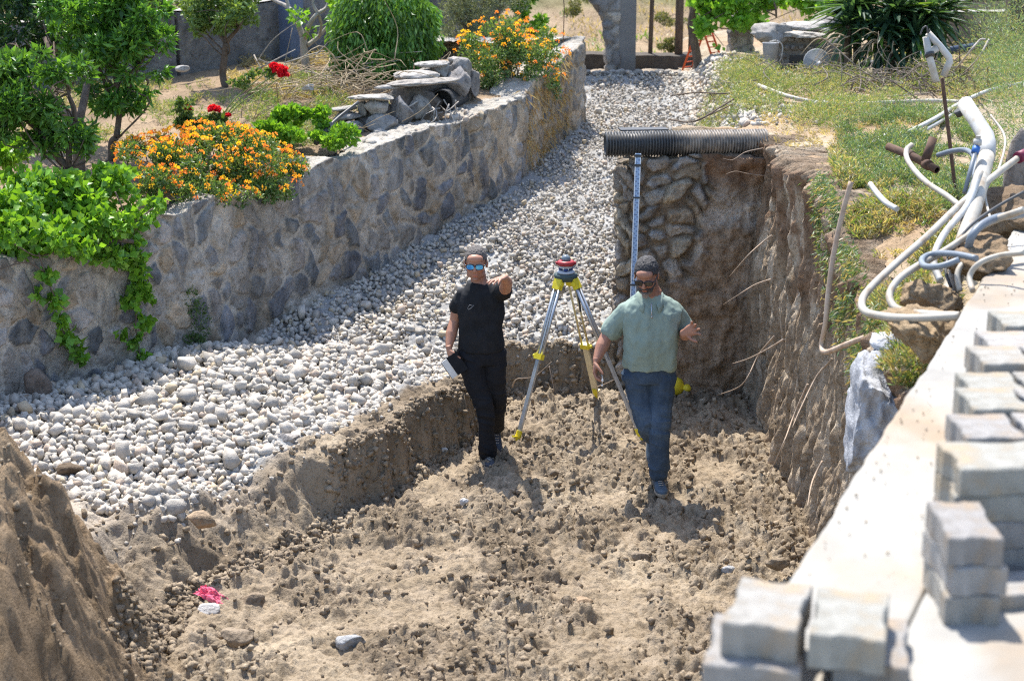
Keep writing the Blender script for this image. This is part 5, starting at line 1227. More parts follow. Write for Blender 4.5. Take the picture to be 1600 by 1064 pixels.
flower_bush('lantana_bush', tuple(W3(325, 330, 14.7)), [(W3(235, 250, 14.7), (.28, .25, .20)), (W3(290, 262, 14.6), (.34, .3, .26)), (W3(345, 245, 14.9), (.40, .32, .26)), (W3(410, 262, 14.9), (.34, .3, .26)), (W3(300, 300, 14.35), (.34, .2, .14)), (W3(390, 295, 14.8), (.30, .25, .14)), (W3(255, 290, 14.2), (.22, .2, .14)), (W3(330, 216, 15.2), (.42, .3, .12)), (W3(215, 235, 14.9), (.2, .2, .1)), (W3(350, 305, 14.5), (.30, .18, .12)), (W3(430, 290, 15.0), (.22, .2, .12)), (W3(448, 262, 15.2), (.16, .2, .16)), (W3(270, 222, 15.1), (.22, .2, .09))],
            18000, 560, 'wide bush covered in orange and yellow flowers spilling over the retaining wall at the left', .024)
flower_bush('lantana_bush', tuple(W3(800, 150, 19.0)), [(W3(770, 75, 19.0), (.38, .3, .30)), (W3(815, 95, 19.0), (.36, .3, .30)), (W3(850, 80, 19.3), (.26, .3, .24)), (W3(765, 115, 18.9), (.24, .25, .16)), (W3(790, 50, 19.1), (.28, .3, .20)), (W3(840, 128, 18.95), (.20, .18, .20)), (W3(735, 80, 19.0), (.18, .2, .18)), (W3(862, 120, 19.3), (.12, .12, .22))],
            9500, 190, 'upright orange flowering bush on the wall top near the gateway', .026)
# red roses
B = np.array((*W3(320, 225, 15.9)[:2], 0)); B[2] = gl(B[0], B[1]); e = empty('rose_bush', tuple(B)); tag(e, 'rose bush with a few red blooms on long stems behind the orange flowers', 'rose bush')
b = MB(); blooms = [(293, 172, .036), (335, 174, .052), (356, 182, .028), (437, 113, .062), (428, 106, .040), (443, 120, .045), (405, 296-0, 0)]
for px, py, r in blooms[:6]:
    t = W3(px, py, 15.9)-B; b.tube(spline([(RNG.uniform(-.05, .05), 0, 0), (t[0]*.35, 0, t[2]*.55), t*np.array((.75, .8, .85)), t], 5), list(np.linspace(.008, .004, 16)), 5, col=(.6, 1.0, .5))
b.build('stems', M['straw'], e, True)
foliage('foliage', [(W3(300, 190, 15.9), (.16, .14, .12)), (W3(340, 200, 15.9), (.2, .14, .09)), (W3(285, 168, 15.9), (.09, .1, .09)), (W3(378, 130, 15.9), (.12, .06, .05)), (W3(400, 118, 15.9), (.10, .05, .04)), (W3(425, 112, 15.9), (.05, .05, .05))], 1900, .045, G_BUSH, e, B, .6, subs=5)
for px, py, r in blooms[:6]:
    c = W3(px, py, 15.88)-B; P = []; k = int(70); v = RNG.normal(size=(k, 3)); v /= np.linalg.norm(v, axis=1)[:, None]; v[:, 2] = np.abs(v[:, 2])*.8-.1
    leaf_mesh('bloom', c+v*r*.55, v*.7+np.array((0, 0, .5)), np.full(k, r*.95), pal_pick([(.62, .010, .03), (.45, .006, .02), (.72, .03, .06)], k), M['petal'], e, 1.0, .5, .3)
# --- grape vine over the wall
B = W3(60, 400, 12.7); vine = empty('grape_vine', tuple(B)); tag(vine, 'bright green grape vine over the wall at the left edge with strands hanging down', 'vine')
b = MB()
def wy(px):   # depth of the wall's face under that column of the picture
    k = (px-800)/FPX*1.03; return (3.7+.707*12.65)/(.707-k) if True else 0
def wface(px, py, off=-.12): return W3(px, py, wy(px)+off)
strands = [[(60, 395), (75, 440), (92, 480), (100, 520), (125, 545)], [(185, 375), (205, 410), (220, 455), (212, 505), (222, 575)], [(150, 370), (205, 378), (232, 440)], [(20, 380), (60, 400), (110, 385), (170, 378)], [(180, 300), (205, 345), (240, 325)], [(0, 420), (40, 410), (70, 425)]]
for s_ in strands: b.tube(spline([wface(x, y)-B for x, y in s_], 5), .006, 5)
b.tube(spline([wface(160, 380, -.1)-B, wface(185, 376, -.15)-B, wface(208, 378, -.2)-B], 4), .018, 7)
b.build('stems', M['bark'], vine, True)
bl = [(wface(x, y, o), r) for x, y, o, r in [(20, 330, .35, (.24, .24, .22)), (75, 315, .40, (.26, .25, .20)), (120, 340, .2, (.25, .22, .18)), (30, 375, .05, (.28, .2, .16)), (95, 375, 0, (.26, .18, .15)), (150, 355, .0, (.20, .18, .14)), (185, 300, .25, (.20, .2, .16)), (205, 345, .05, (.16, .14, .14)), (235, 325, .05, (.10, .1, .08)), (170, 270, .4, (.16, .16, .14)), (60, 280, .5, (.3, .2, .1)), (200, 395, -.1, (.14, .10, .12)), (215, 430, -.1, (.10, .08, .14)), (160, 400, -.08, (.16, .08, .10)), (-20, 350, .1, (.2, .2, .3)), (110, 300, .4, (.2, .2, .12))]]
foliage('foliage', bl, 6200, .068, G_VINE, vine, B, .85, .0, out=.5, subs=6, subr=.4, fold=.2)
hs = [(wface(x, y, -.13), r) for x, y, r in [(75, 430, .045), (88, 470, .05), (95, 500, .045), (106, 525, .05), (122, 548, .055), (130, 555, .03), (205, 470, .06), (215, 455, .06), (232, 460, .05), (225, 500, .05), (215, 530, .045), (222, 560, .05), (218, 580, .035), (212, 410, .08), (60, 460, .03), (190, 520, .03)]]
foliage('hanging_leaves', hs, 620, .075, G_VINE, vine, B, .85, -.3, out=.4, lo=.2)
# leafy plant at the far left edge, ferny plant in the wall face, green plant beside the ruin
c = W3(15, 235, 14.5); e = empty('low_plant', (c[0], c[1], gl(c[0], c[1]))); tag(e, 'low bright green leafy plant at the left edge below the citrus trees', 'plant'); foliage('foliage', [(c, (.16, .15, .08)), (W3(-5, 245, 14.5), (.15, .1, .08))], 420, .08, G_VINE, e, e.location, .7)
c = wface(310, 505, -.08); e = empty('wall_weed', tuple(c)); tag(e, 'dark green weed growing from the foot of the retaining wall', 'weed'); foliage('foliage', [(c, (.10, .06, .18)), (wface(305, 545, -.1), (.12, .07, .12)), (wface(300, 470, -.06), (.05, .04, .12))], 900, .04, G_BUSH, e, c, .3, .3)
c = W3(470, 195, 16.1); z = gl(c[0], c[1]); e = empty('leafy_bush', (c[0], c[1], z)); tag(e, 'low bush of bright yellow green leaves between the orange flowers and the stone ruin', 'bush')
foliage('foliage', [(W3(455, 182, 16.2), (.22, .2, .13)), (W3(490, 190, 16.1), (.2, .2, .12)), (W3(470, 210, 15.8), (.24, .18, .10)), (W3(430, 205, 15.9), (.16, .15, .10))], 3000, .055, G_VINE, e, e.location, .75, .5, subs=6)
c = W3(538, 212, 15.9); e = empty('leafy_bush', (c[0], c[1], gl(c[0], c[1]))); tag(e, 'small bright green leaf tuft on the wall top directly below the stone ruin', 'bush'); foliage('foliage', [(c, (.12, .1, .10)), (W3(520, 222, 15.8), (.1, .1, .06))], 800, .05, G_VINE, e, e.location, .7, .4)
# --- right side: leafy tree over the gateway, yucca
c0 = W3(1084, 124, 22.3); B = np.array((c0[0], c0[1], 2.0)); T1 = W3(1088, 0, 22.3)
tree('fig_tree', B, [(B, T1, .062, .050), (T1, W3(1110, -60, 22.2), .05, .03), (W3(1090, -10, 22.3), W3(1150, 10, 21.9), .02, .008), (W3(1205, -30, 21.9), W3(1213, 28, 21.9), .02, .012)],
     [(W3(1120, 15, 21.9), (.26, .25, .16)), (W3(1160, 10, 21.9), (.30, .25, .16)), (W3(1100, 38, 21.8), (.09, .2, .14)), (W3(1150, 35, 21.8), (.17, .2, .10)), (W3(1210, 5, 22), (.32, .25, .16)), (W3(1128, 66, 21.8), (.07, .08, .07)), (W3(1180, 30, 22), (.16, .2, .12)), (W3(1260, -5, 22.2), (.35, .3, .16)), (W3(1150, -35, 22), (.6, .4, .2)), (W3(1285, 10, 22), (.28, .25, .2)), (W3(1100, 8, 21.9), (.16, .2, .2))], 5200, .095, [(.17, .36, .03), (.12, .28, .03), (.22, .42, .05)],
     'bright green broad leaved tree hanging over the orange ladder, with a straight grey brown trunk', asp=.8, subs=6, subr=.4)
c = W3(1400, 80, 19.6); B = np.array((c[0], c[1], gr(c[0], c[1]))); yu = empty('yucca', tuple(B)); tag(yu, 'large clump of dark green sword leaved yucca at the top right', 'yucca')
hd_ = [(W3(1340, 10, 19.7), .60, 120), (W3(1400, 20, 19.6), .66, 160), (W3(1450, 25, 19.5), .60, 130), (W3(1375, 50, 19.5), .52, 130), (W3(1430, 55, 19.4), .46, 110), (W3(1325, 40, 19.6), .48, 80), (W3(1475, 10, 19.8), .5, 80)]
b = MB()
for c, L, k in hd_: branch(b, (c[0]-B[0], c[1]-B[1], 0), c-B, .05, .04)
b.build('stems', M['bark'], yu, True); VV = []; FF = []; CC = []; off = 0
for c, L, k in hd_:
    for _ in range(k):
        d = RNG.normal(size=3); d[2] = d[2]*.8+.15; d /= np.linalg.norm(d); l = L*RNG.uniform(.7, 1.1); s_ = np.cross(d, (0, 0, 1)); s_ /= np.linalg.norm(s_)+1e-9; w = RNG.uniform(.020, .034); g = RNG.uniform(.05, .30)
        pts = [c-B+d*l*t-np.array((0, 0, 1))*g*l*t*t for t in (0, .3, .6, .85, 1)]; ws = [.7, 1, .9, .5, .02]
        u = np.cross(s_, d)
        for p, q in zip(pts, ws): VV += [p-s_*w*q+u*w*.35*q, p-u*w*.2*q, p+s_*w*q+u*w*.35*q]
        for j in range(4):
            a = off+3*j; FF += [(a, a+1, a+4, a+3), (a+1, a+2, a+5, a+4)]
        off += 15; col_ = np.array([(.045, .10, .055), (.06, .13, .06), (.035, .08, .05), (.14, .26, .04)][int(RNG.choice(4, p=[.35, .3, .25, .10 if c[0] > 4.2 else .1]))])*RNG.uniform(.8, 1.2); CC += [col_]*15
mesh('leaves', VV, np.array(FF), M['leaf'], yu, True, np.array(CC))
# dry hanging yucca leaves
VV = []; b = MB()
for _ in range(26):
    p = W3(RNG.uniform(1290, 1400), RNG.uniform(55, 85), 19.3); d = unit((RNG.uniform(-1, -.1), RNG.uniform(-.6, 0), RNG.uniform(-.4, .2))); b.tube(spline([p-B, p-B+d*.2+np.array((0, 0, .03)), p-B+d*.42-np.array((0, 0, .10))], 4), list(np.linspace(.009, .002, 9)), 4)
b.build('dry_leaves', M['straw'], yu, True)

# --- weeds and grasses
def weeds(name, label, region, n, size, pal, hgt, zf, asp=.15, kind='stuff', up=.8, dens=2.2, seed=1, thr=-.1, m=None, cat='weeds'):
    n = int(n*1.25)
    """tufts over a region given in the picture's plane on the ground; each tuft is a little fountain of small leaves"""
    xs_, ys_ = zip(*region); P = []
    zr = 2.2 if zf is GRz else 1.98
    poly = [tuple(on(px, py, zr)[:2]) for px, py in region]; X0, X1 = min(p[0] for p in poly), max(p[0] for p in poly); Y0, Y1 = min(p[1] for p in poly), max(p[1] for p in poly)
    x = RNG.uniform(X0, X1, n*3); y = RNG.uniform(Y0, Y1, n*3); k = (sdist(x, y, poly) < .02) & (fbm(x*dens, y*dens, o=3, s=seed)+RNG.uniform(-.15, .15, n*3) > thr); x, y = x[k][:n], y[k][:n]
    if zf is GLz: k = sdist(x, y, LP) < -.22; x, y = x[k], y[k]
    dn = np.clip(fbm(x*dens, y*dens, o=3, s=seed)-thr, 0, .6)/.6
    z = np.array([zf(a, b_) for a, b_ in zip(x, y)]); h = hgt*(.35+.9*dn)*RNG.uniform(.6, 1.2, len(x)); per = 13
    X = np.repeat(x, per); Y = np.repeat(y, per); Z = np.repeat(z, per); H = np.repeat(h, per); m_ = len(X)
    t = RNG.random(m_); a = RNG.uniform(0, 2*math.pi, m_); rr_ = H*.38*t*RNG.random(m_)
    P = np.stack([X+np.cos(a)*rr_, Y+np.sin(a)*rr_, Z+H*t*.9], 1); D = np.stack([np.cos(a)*.7, np.sin(a)*.7, up*RNG.uniform(.2, 1.2, m_)], 1)+RNG.normal(size=(m_, 3))*.25
    cc = np.repeat(pal_pick(pal, len(x), .2), per, 0)*RNG.uniform(.85, 1.15, (m_, 1))
    o = leaf_mesh(name, P, D, RNG.uniform(size*.6, size*1.3, m_), cc, m or M['leaf'], None, asp); tag(o, label, cat, kind=kind); return o
GRz = lambda x, y: gr(x, y)
GLz = lambda x, y: gl(x, y)
weeds('weeds', 'pale wispy weeds behind the end of the corrugated pipe', [(1065, 145), (1095, 128), (1200, 140), (1215, 190), (1150, 200), (1060, 190)], 900, .04, G_WEED, .22, GRz, seed=611, thr=-.2)
weeds('weeds', 'green weeds on the bank between the gravel and the cobble wall', [(1075, 200), (1072, 150), (1100, 118), (1180, 112), (1200, 150), (1150, 205)], 1500, .042, G_WEED, .20, GRz, seed=619, thr=-.2)
weeds('weeds', 'yellow green weeds in front of the twig heap', [(1160, 135), (1300, 118), (1480, 108), (1500, 150), (1380, 175), (1330, 215), (1240, 210), (1190, 165)], 2600, .042, G_WEED, .24, GRz, seed=612, thr=.03)
weeds('weeds', 'mixed green and dry weeds around the white frame', [(1400, 80), (1560, 60), (1600, 90), (1600, 160), (1490, 185), (1420, 120)], 1700, .045, G_WEED, .24, GRz, seed=613, thr=-.05)
weeds('fennel', 'tall feathery blue green fennel at the right edge', [(1535, 95), (1640, 40), (1700, 330), (1585, 330), (1550, 240), (1520, 150)], 4600, .05, G_FENNEL, .80, GRz, asp=.12, seed=614, thr=-.6, cat='fennel')
weeds('fennel', 'feathery green fennel around the pipes right of the pit', [(1310, 215), (1400, 195), (1500, 200), (1560, 240), (1560, 320), (1480, 340), (1400, 330), (1330, 300)], 2600, .04, G_FENNEL, .18, GRz, asp=.18, seed=615, thr=-.02, cat='fennel')
weeds('weeds', 'dry sprawling weeds hanging over the rim of the pit', [(1300, 245), (1370, 270), (1450, 330), (1500, 400), (1470, 500), (1400, 500), (1350, 380), (1310, 300)], 2200, .045, G_DRY+G_WEED, .14, GRz, asp=.2, seed=616, thr=-.12)
weeds('weeds', 'thin dry grass over the tan soil at the right', [(1180, 190), (1300, 215), (1480, 150), (1500, 200), (1330, 240), (1230, 250)], 420, .04, G_DRY, .06, GRz, seed=617, thr=-.1)
# weeds hanging over the pit's right rim
n = 2600; y = RNG.uniform(9.5, 12.3, n); x = np.array([rim_x(v) for v in y]); dd = RNG.random(n)**1.4*.62*ss((12.6-y)/1.2); k = fbm(y*1.8, dd*2, o=3, s=618) > -.12; y, x, dd = y[k], x[k], dd[k]
zt = np.array([float(plateau(a+.1, b_)) for a, b_ in zip(x, y)]); per = 10; P = np.repeat(np.stack([x-.02-.02*RNG.random(len(x))+.05*dd, y, zt+.06-dd], 1), per, 0)+RNG.normal(size=(len(x)*per, 3))*np.array([.03, .05, .05])
o = leaf_mesh('hanging_weeds', P, RNG.normal(size=(len(P), 3))*.5+np.array((-.6, -.2, -.6)), RNG.uniform(.03, .06, len(P)), np.repeat(pal_pick(G_FENNEL+G_DRY+[(.10, .17, .07)]*3, len(x), .2), per, 0), M['leaf'], None, .22); tag(o, 'tangled green and brown weeds hanging down the right side of the pit', 'weeds', kind='stuff')
weeds('weeds', 'green ground weeds behind the red roses at the left', [(0, 180), (150, 150), (330, 170), (420, 200), (330, 215), (180, 225), (0, 215)], 700, .05, G_WEED, .12, GLz, seed=621, thr=-.05)
weeds('weeds', 'grass and weeds beside the stone ruin', [(420, 165), (520, 160), (560, 200), (520, 245), (400, 250), (390, 200)], 900, .045, G_WEED+G_PALE, .12, GLz, seed=622, thr=-.2)
weeds('straw', 'dry yellow straw scattered on the garden soil', [(350, 165), (400, 130), (560, 120), (600, 170), (500, 185), (390, 180)], 600, .09, G_DRY, .07, GLz, asp=.10, up=.2, seed=623, thr=-.2, cat='straw')
weeds('weeds', 'tiny weeds along the top of the retaining wall', [(560, 215), (700, 185), (800, 150), (790, 140), (640, 180), (540, 200)], 260, .035, G_WEED+G_DRY, .09, GLz, seed=624, thr=-.1)
# dry grass hanging on the far part of the wall
n = 700; px = RNG.uniform(818, 885, n); t = (px-818)/67; py = lerp(150, 80, t)+RNG.random(n)**1.5*lerp(150, 110, t); P = np.array([W3(a, b_, lerp(18.5, 20.3, (a-818)/80)-.08) for a, b_ in zip(px, py)]); k = fbm(P[:, 1]*3, P[:, 2]*2, s=625) > -.1; P = P[k]; P = np.repeat(P, 5, 0)+RNG.normal(size=(len(P)*5, 3))*.03
o = leaf_mesh('dry_grass', P, RNG.normal(size=(len(P), 3))*.35+np.array((.2, -.3, -.9)), RNG.uniform(.06, .16, len(P)), pal_pick([(.48, .38, .22), (.40, .30, .18), (.55, .40, .20), (.45, .27, .10)], len(P)), M['leaf'], None, .07); tag(o, 'dry yellow grass hanging over the far part of the retaining wall', 'grass', kind='stuff')
# hillside cover
def hz(x, y): return float(hill_z(np.array([[x]]), np.array([[y]]))[0, 0])
n = 3800; x = RNG.uniform(-9, 9, n); y = 24.6+RNG.random(n)*8; k = fbm(x*.7, y*.7, o=3, s=631) > -.05; x, y = x[k], y[k]; z = np.array([hz(a, b_) for a, b_ in zip(x, y)]); per = 9
P = np.repeat(np.stack([x, y, z], 1), per, 0)+RNG.normal(size=(len(x)*per, 3))*np.array([.08, .08, .03]); green = (fbm(x*.5, y*.5, o=2, s=632) > .02)|(x < 0)
cc = np.repeat(np.where(green[:, None], pal_pick([(.14, .24, .06), (.20, .30, .09), (.10, .18, .05)], len(x)), pal_pick(G_DRY, len(x))), per, 0)
o = leaf_mesh('hill_grass', P, RNG.normal(size=(len(P), 3))*.4+np.array((0, 0, .8)), RNG.uniform(.05, .12, len(P)), cc, M['leaf'], None, .2); tag(o, 'dry grass and green tufts on the slope beyond the gateway', 'grass', kind='stuff')
for i, (px, py, Y, r, lab) in enumerate(((1055, 30, 26.5, .28, 'dark scrub bush on the slope between the two poles'), (905, 12, 25.6, .22, 'green scrub bush on the slope left of the gateway arch'), (1045, 72, 25.2, .16, 'low dry scrub tuft on the slope behind the right pole'), (1115, 70, 25, .3, 'grey green scrub on the slope seen through the ladder'))):
    c = W3(px, py, Y); e = empty('scrub_bush', tuple(c)); tag(e, lab, 'bush'); foliage('foliage', [(c, (r, r, r*.6))], 900, .05, [(.09, .12, .05), (.13, .15, .07), (.16, .15, .09)], e, c, .3, .3, subs=5)
# --- dry brush heap
c = W3(530, 125, 18.3); c[2] = gl(c[0], c[1])+.16; o = stick_mesh('brush_heap', 190, c, .42, .15, .006, M['straw'], None, None, None, .2, (.25, .75)); tag(o, 'tangled heap of dry cut branches in front of the weeping shrub', 'brush heap')
c = W3(500, 100, 19.3); o = stick_mesh('cut_branches', 16, c, .35, .06, .010, M['palebark'], (1, .1, .15), None, None, .1, (.5, 1.1)); tag(o, 'few long pale cut branches lying behind the brush heap', 'branches')
c = W3(470, 152, 17.2); c[2] = gl(c[0], c[1])+.03; o = stick_mesh('dry_stalks', 90, c, .5, .02, .005, M['straw'], (1, .1, .05), None, None, .15, (.2, .6)); tag(o, 'dry stalks lying on the soil below the brush heap', 'stalks')
rock('rock', tuple(W3(482, 137, 17.8)), (.07, .06, .045), gm, 'pale round stone lying in front of the brush heap', 'rock', 641, (1.3, 1.3, 1.25))
rock('rock', tuple(W3(285, 108, 19.2)+np.array((0, 0, .0))), (.09, .05, .04), gm, 'white stone at the foot of the shaded garden wall', 'rock', 642, (1.3, 1.3, 1.3), rz=.6)
# twig heap on the right
c = W3(1400, 98, 18.3); c[2] = gr(c[0], c[1])+.07; o = stick_mesh('twig_heap', 260, c, .60, .06, .008, M['twig'], None, None, None, .18, (.25, .7)); tag(o, 'heap of bent grey twigs below the yucca', 'twig heap')
for i in range(9):
    c = W3(1330+i*4, 115, 18.2)

# ------------------------------------------------------------------ pipes, hoses and bits on the right
def ground_pt(px, py, dz=.02):
    q = on(px, py, 2.25)
    for _ in range(4): q = on(px, py, gr(q.x, q.y)+dz)
    return np.array(q)
def pipe_thing(name, pts, r, m, label, cat, n=10, k=6, hollow=0, col=None):
    c = np.array(pts[0]); b = MB(); S = spline(pts, k) if len(pts) > 2 else [np.array(p) for p in pts]; b.tube([p-c for p in S], r, n, col, True, hollow)
    o = b.build(name, m, None, True); o.location = tuple(c); return tag(o, label, cat)
# long cream conduit across the weeds and the two that run down toward the pit
pipe_thing('conduit', [ground_pt(x, y, .06) for x, y in ((1128, 115), (1180, 132), (1228, 150), (1285, 162), (1340, 163), (1400, 160), (1460, 158), (1500, 160))], .021, M['hose'], 'long cream conduit lying across the weeds from the gateway to the white elbow pipe', 'conduit')
b = MB(); q0, q1 = ground_pt(1272, 161, .06), ground_pt(1296, 163, .06); b.tube([q0, q1], .028, 12); tag(b.build('pipe_coupling', M['pvc'], None, True), 'short pale coupling on the long cream conduit', 'coupling')
pipe_thing('conduit', [ground_pt(x, y, .10) for x, y in ((1600, 130), (1545, 142), (1500, 162), (1462, 185), (1418, 208))], .020, M['pvc'], 'upper of two straight grey conduits slanting down left from the fennel', 'conduit')
pipe_thing('conduit', [ground_pt(x, y, .05) for x, y in ((1508, 166), (1470, 190), (1425, 212), (1390, 210), (1362, 224))], .019, M['pvc'], 'lower of two grey conduits slanting down left, bending at its end', 'conduit')
pipe_thing('wire', [ground_pt(x, y, .04) for x, y in ((1048, 150), (1090, 145), (1140, 146), (1180, 130), (1240, 105), (1300, 120), (1370, 122))], .009, M['bark'], 'thin dark bent rod arching over the weeds', 'rod', 6)
pipe_thing('wire', [ground_pt(x, y, .05) for x, y in ((1045, 187), (1085, 190), (1130, 165), (1180, 135), (1225, 112), (1275, 108))], .009, M['bark'], 'lower thin dark bent rod reaching the gravel', 'rod', 6)
pipe_thing('wire', [ground_pt(x, y, .05) for x, y in ((1095, 186), (1150, 160), (1205, 125), (1262, 120), (1310, 128))], .007, M['bark'], 'faint thin stem crossing between the two dark rods', 'rod', 6)
gd = mat('grey_pipe', (.20, .23, .26), (.14, .16, .19), 8, .45, .1, 60, attr=False); db = mat('dark_blue_pipe', (.03, .045, .075), None, rough=.4, bump=0, attr=False)
pipe_thing('drain_pipe', [ground_pt(1341, 104, .10), ground_pt(1400, 93, .14), ground_pt(1462, 80, .18)], .038, gd, 'straight grey pipe lying on the twig heap with its open end toward the gateway', 'pipe', 14, 4, .8)
pipe_thing('drain_pipe', [ground_pt(1470, 82, .14), ground_pt(1500, 77, .14), ground_pt(1548, 70, .12)], .050, db, 'dark blue pipe behind the white bent frame', 'pipe', 14, 4, .8)
pipe_thing('hose', [ground_pt(x, y, .12) for x, y in ((1440, 96), (1490, 82), (1530, 72), (1575, 72))], .010, M['hose'], 'thin cream hose arching over the dark blue pipe', 'hose', 8)
pipe_thing('bent_rod', [ground_pt(1486, 118, .02), W3(1510, 88, 16.5), W3(1530, 64, 16.5), W3(1540, 62, 16.5)], .010, M['palebark'], 'pale thin rod bent like a hook right of the white frame', 'rod', 6)
pipe_thing('bent_rod', [ground_pt(1502, 118, .02), W3(1528, 92, 16.6), W3(1545, 62, 16.5)], .010, M['palebark'], 'second pale thin rod leaning beside the hooked one', 'rod', 6)
# iron rod with the white bent frame on its top
base = np.array(ground_pt(1497, 332, -.05)); yb = base[1]; topp = W3(1472, 122, yb+.05)
rodo = pipe_thing('iron_rod', [base, (base+topp)/2, topp], .013, M['iron'], 'thin rusty iron rod standing upright among the pipes', 'rod', 8)
fr = empty('white_bent_frame', tuple(topp)); tag(fr, 'frame of white bent pipe pieces stuck on top of the rusty rod', 'pipe frame')
b = MB(); b.tube([W3(1447, 58, yb)-topp, W3(1451, 84, yb)-topp, W3(1463, 129, yb-.05)-topp], .024, 14, hollow=.8); b.build('straight_pipe', M['pvc'], fr, True)
b = MB(); b.tube([W3(1450, 52, yb)-topp, W3(1468, 72, yb)-topp, W3(1483, 90, yb)-topp, W3(1484, 97, yb)-topp, W3(1474, 120, yb)-topp], .023, 14, hollow=.8); b.build('elbow_pipe', M['pvc'], fr, True)
b = MB(); b.tube([W3(1452, 83, yb)-topp, W3(1464, 75, yb)-topp], .026, 12); b.build('cross_pipe', M['pvc'], fr, True)
b = MB(); b.tube(spline([W3(1438, 55, yb)-topp, W3(1442, 45, yb)-topp, W3(1448, 42, yb)-topp, W3(1450, 52, yb)-topp, W3(1453, 46, yb)-topp], 5), .006, 6); b.tube([W3(1452, 84, yb-.03)-topp, W3(1453, 88, yb-.04)-topp], .034, 12); b.build('wire_tie', M['black'], fr, True)
# big white elbow pipe
bp = empty('elbow_pipe', tuple(W3(1482, 466, 8.95))); O = np.array(bp.location); tag(bp, 'thick white plastic pipe rising from the soil and bending back over at its top', 'pipe')
P1 = [W3(1482, 466, 8.95), W3(1494, 425, 9.15), W3(1508, 370, 9.45), W3(1526, 308, 9.85), W3(1541, 245, 10.3)]
b = MB(); b.tube([p-O for p in spline(P1, 5)], list(np.linspace(.048, .050, 21)), 18); b.build('lower_pipe', M['hose'], bp, True)
b = MB(); b.tube([p-O for p in [W3(1541, 246, 10.3), W3(1543, 225, 10.5), W3(1540, 212, 10.6), W3(1530, 196, 10.7), W3(1508, 162, 10.95)]], [.053, .053, .053, .050, .050], 18); b.build('bent_pipe', M['pvc'], bp, True)
b = MB(); b.tube([W3(1505, 178, 11.0)-O, W3(1500, 170, 11.0)-O], .045, 14); b.build('mouth_shade', M['black'], bp, True)  # solid black plug, the shade inside the mouth given as colour
# cream conduit loops over the slab's edge
def W(l): return [W3(*t) for t in l]
pipe_thing('conduit', W([(1592, 246, 10.3), (1545, 282, 10.0), (1498, 322, 9.7), (1450, 368, 9.35), (1400, 412, 9.0), (1362, 448, 8.75), (1347, 470, 8.6), (1354, 488, 8.45), (1395, 496, 8.25), (1440, 497, 8.1), (1500, 494, 7.98)]), .0205, M['hose'], 'large outer cream conduit loop sweeping out over the pit beside the beam', 'conduit', 12, 7)
pipe_thing('conduit', W([(1600, 328, 8.9), (1545, 348, 9.0), (1511, 370, 9.0), (1475, 393, 8.95), (1440, 412, 8.85), (1405, 436, 8.7), (1390, 460, 8.6), (1398, 480, 8.5), (1425, 488, 8.35), (1465, 492, 8.15), (1500, 493, 8.02)]), .0195, M['hose'], 'inner cream conduit loop inside the large one', 'conduit', 12, 7)
rdm = mat('maroon_cap', (.16, .02, .05), None, rough=.5, bump=0, attr=False); b = MB(); b.tube([W3(1590, 247, 10.28), W3(1606, 240, 10.35)], .036, 12); tag(b.build('red_end_plug', rdm, None, True), 'dark red cap on the upper end of the outer conduit loop', 'cap')
pipe_thing('hose', W([(1640, 322, 9.2), (1600, 334, 9.1), (1560, 340, 9.0), (1534, 352, 8.9), (1518, 370, 8.85), (1513, 390, 8.9)]), .022, gd, 'dark grey hose coming in from the right edge over the end of the beam', 'hose', 12)
pipe_thing('conduit', W([(1526, 404, 8.6), (1490, 397, 8.75), (1458, 397, 8.9), (1441, 405, 8.85), (1445, 416, 8.7), (1470, 416, 8.6), (1498, 406, 8.6)]), .017, gd, 'small grey conduit curl inside the cream loops', 'conduit', 10)
pipe_thing('conduit', W([(1424, 227, 10.9), (1416, 236, 10.8), (1420, 254, 10.6), (1445, 283, 10.3), (1478, 305, 10.0), (1500, 322, 9.8)]), .017, M['hose'], 'cream conduit curving down from the rusty fitting to the white pipe', 'conduit', 10)
pipe_thing('conduit', W([(1465, 243, 10.8), (1490, 236, 10.7), (1512, 236, 10.6), (1524, 252, 10.3), (1520, 290, 10.0), (1505, 325, 9.7)]), .017, gd, 'grey conduit arching beside the white elbow pipe', 'conduit', 10)
pipe_thing('conduit', W([(1532, 268, 9.9), (1512, 320, 9.7), (1478, 362, 9.4), (1462, 392, 9.2), (1460, 415, 9.1), (1470, 440, 9.0)]), .020, M['pvc'], 'pale conduit running down along the left of the white elbow pipe', 'conduit', 10)
pipe_thing('conduit', W([(1530, 395, 8.9), (1505, 412, 8.8), (1496, 430, 8.75), (1500, 455, 8.7)]), .016, M['hose'], 'short cream conduit bending down beside the white pipe foot', 'conduit', 10)
sp = empty('spray_pipe', tuple(W3(1507, 300, 10.0))); O = np.array(sp.location); tag(sp, 'thin blue grey pipe with a blue clip and ring end beside the white elbow', 'pipe')
b = MB(); b.tube([W3(1507, 302, 10.0)-O, W3(1527, 226, 10.2)-O], .014, 10); b.build('tube', gd, sp, True); b = MB(); b.tube([W3(1523, 240, 10.17)-O, W3(1526, 230, 10.19)-O], .024, 10); b.build('clip', mat('blue_clip', (.03, .12, .36), None, rough=.5, bump=0, attr=False), sp, True); b = MB(); b.tube([W3(1527, 227, 10.2)-O, W3(1528, 218, 10.2)-O], .026, 12, hollow=.6); b.build('end_ring', M['pvc'], sp, True)
pipe_thing('conduit_piece', W([(1360, 288, 10.7), (1372, 304, 10.5), (1386, 318, 10.3), (1402, 327, 10.2)]), .018, M['pvc'], 'short loose white conduit piece lying on the weeds at the rim', 'conduit')
ft = empty('pipe_fitting', tuple(W3(1430, 248, 10.9))); O = np.array(ft.location); tag(ft, 'rusty iron pipe tee fitting lying in the fennel', 'pipe fitting')
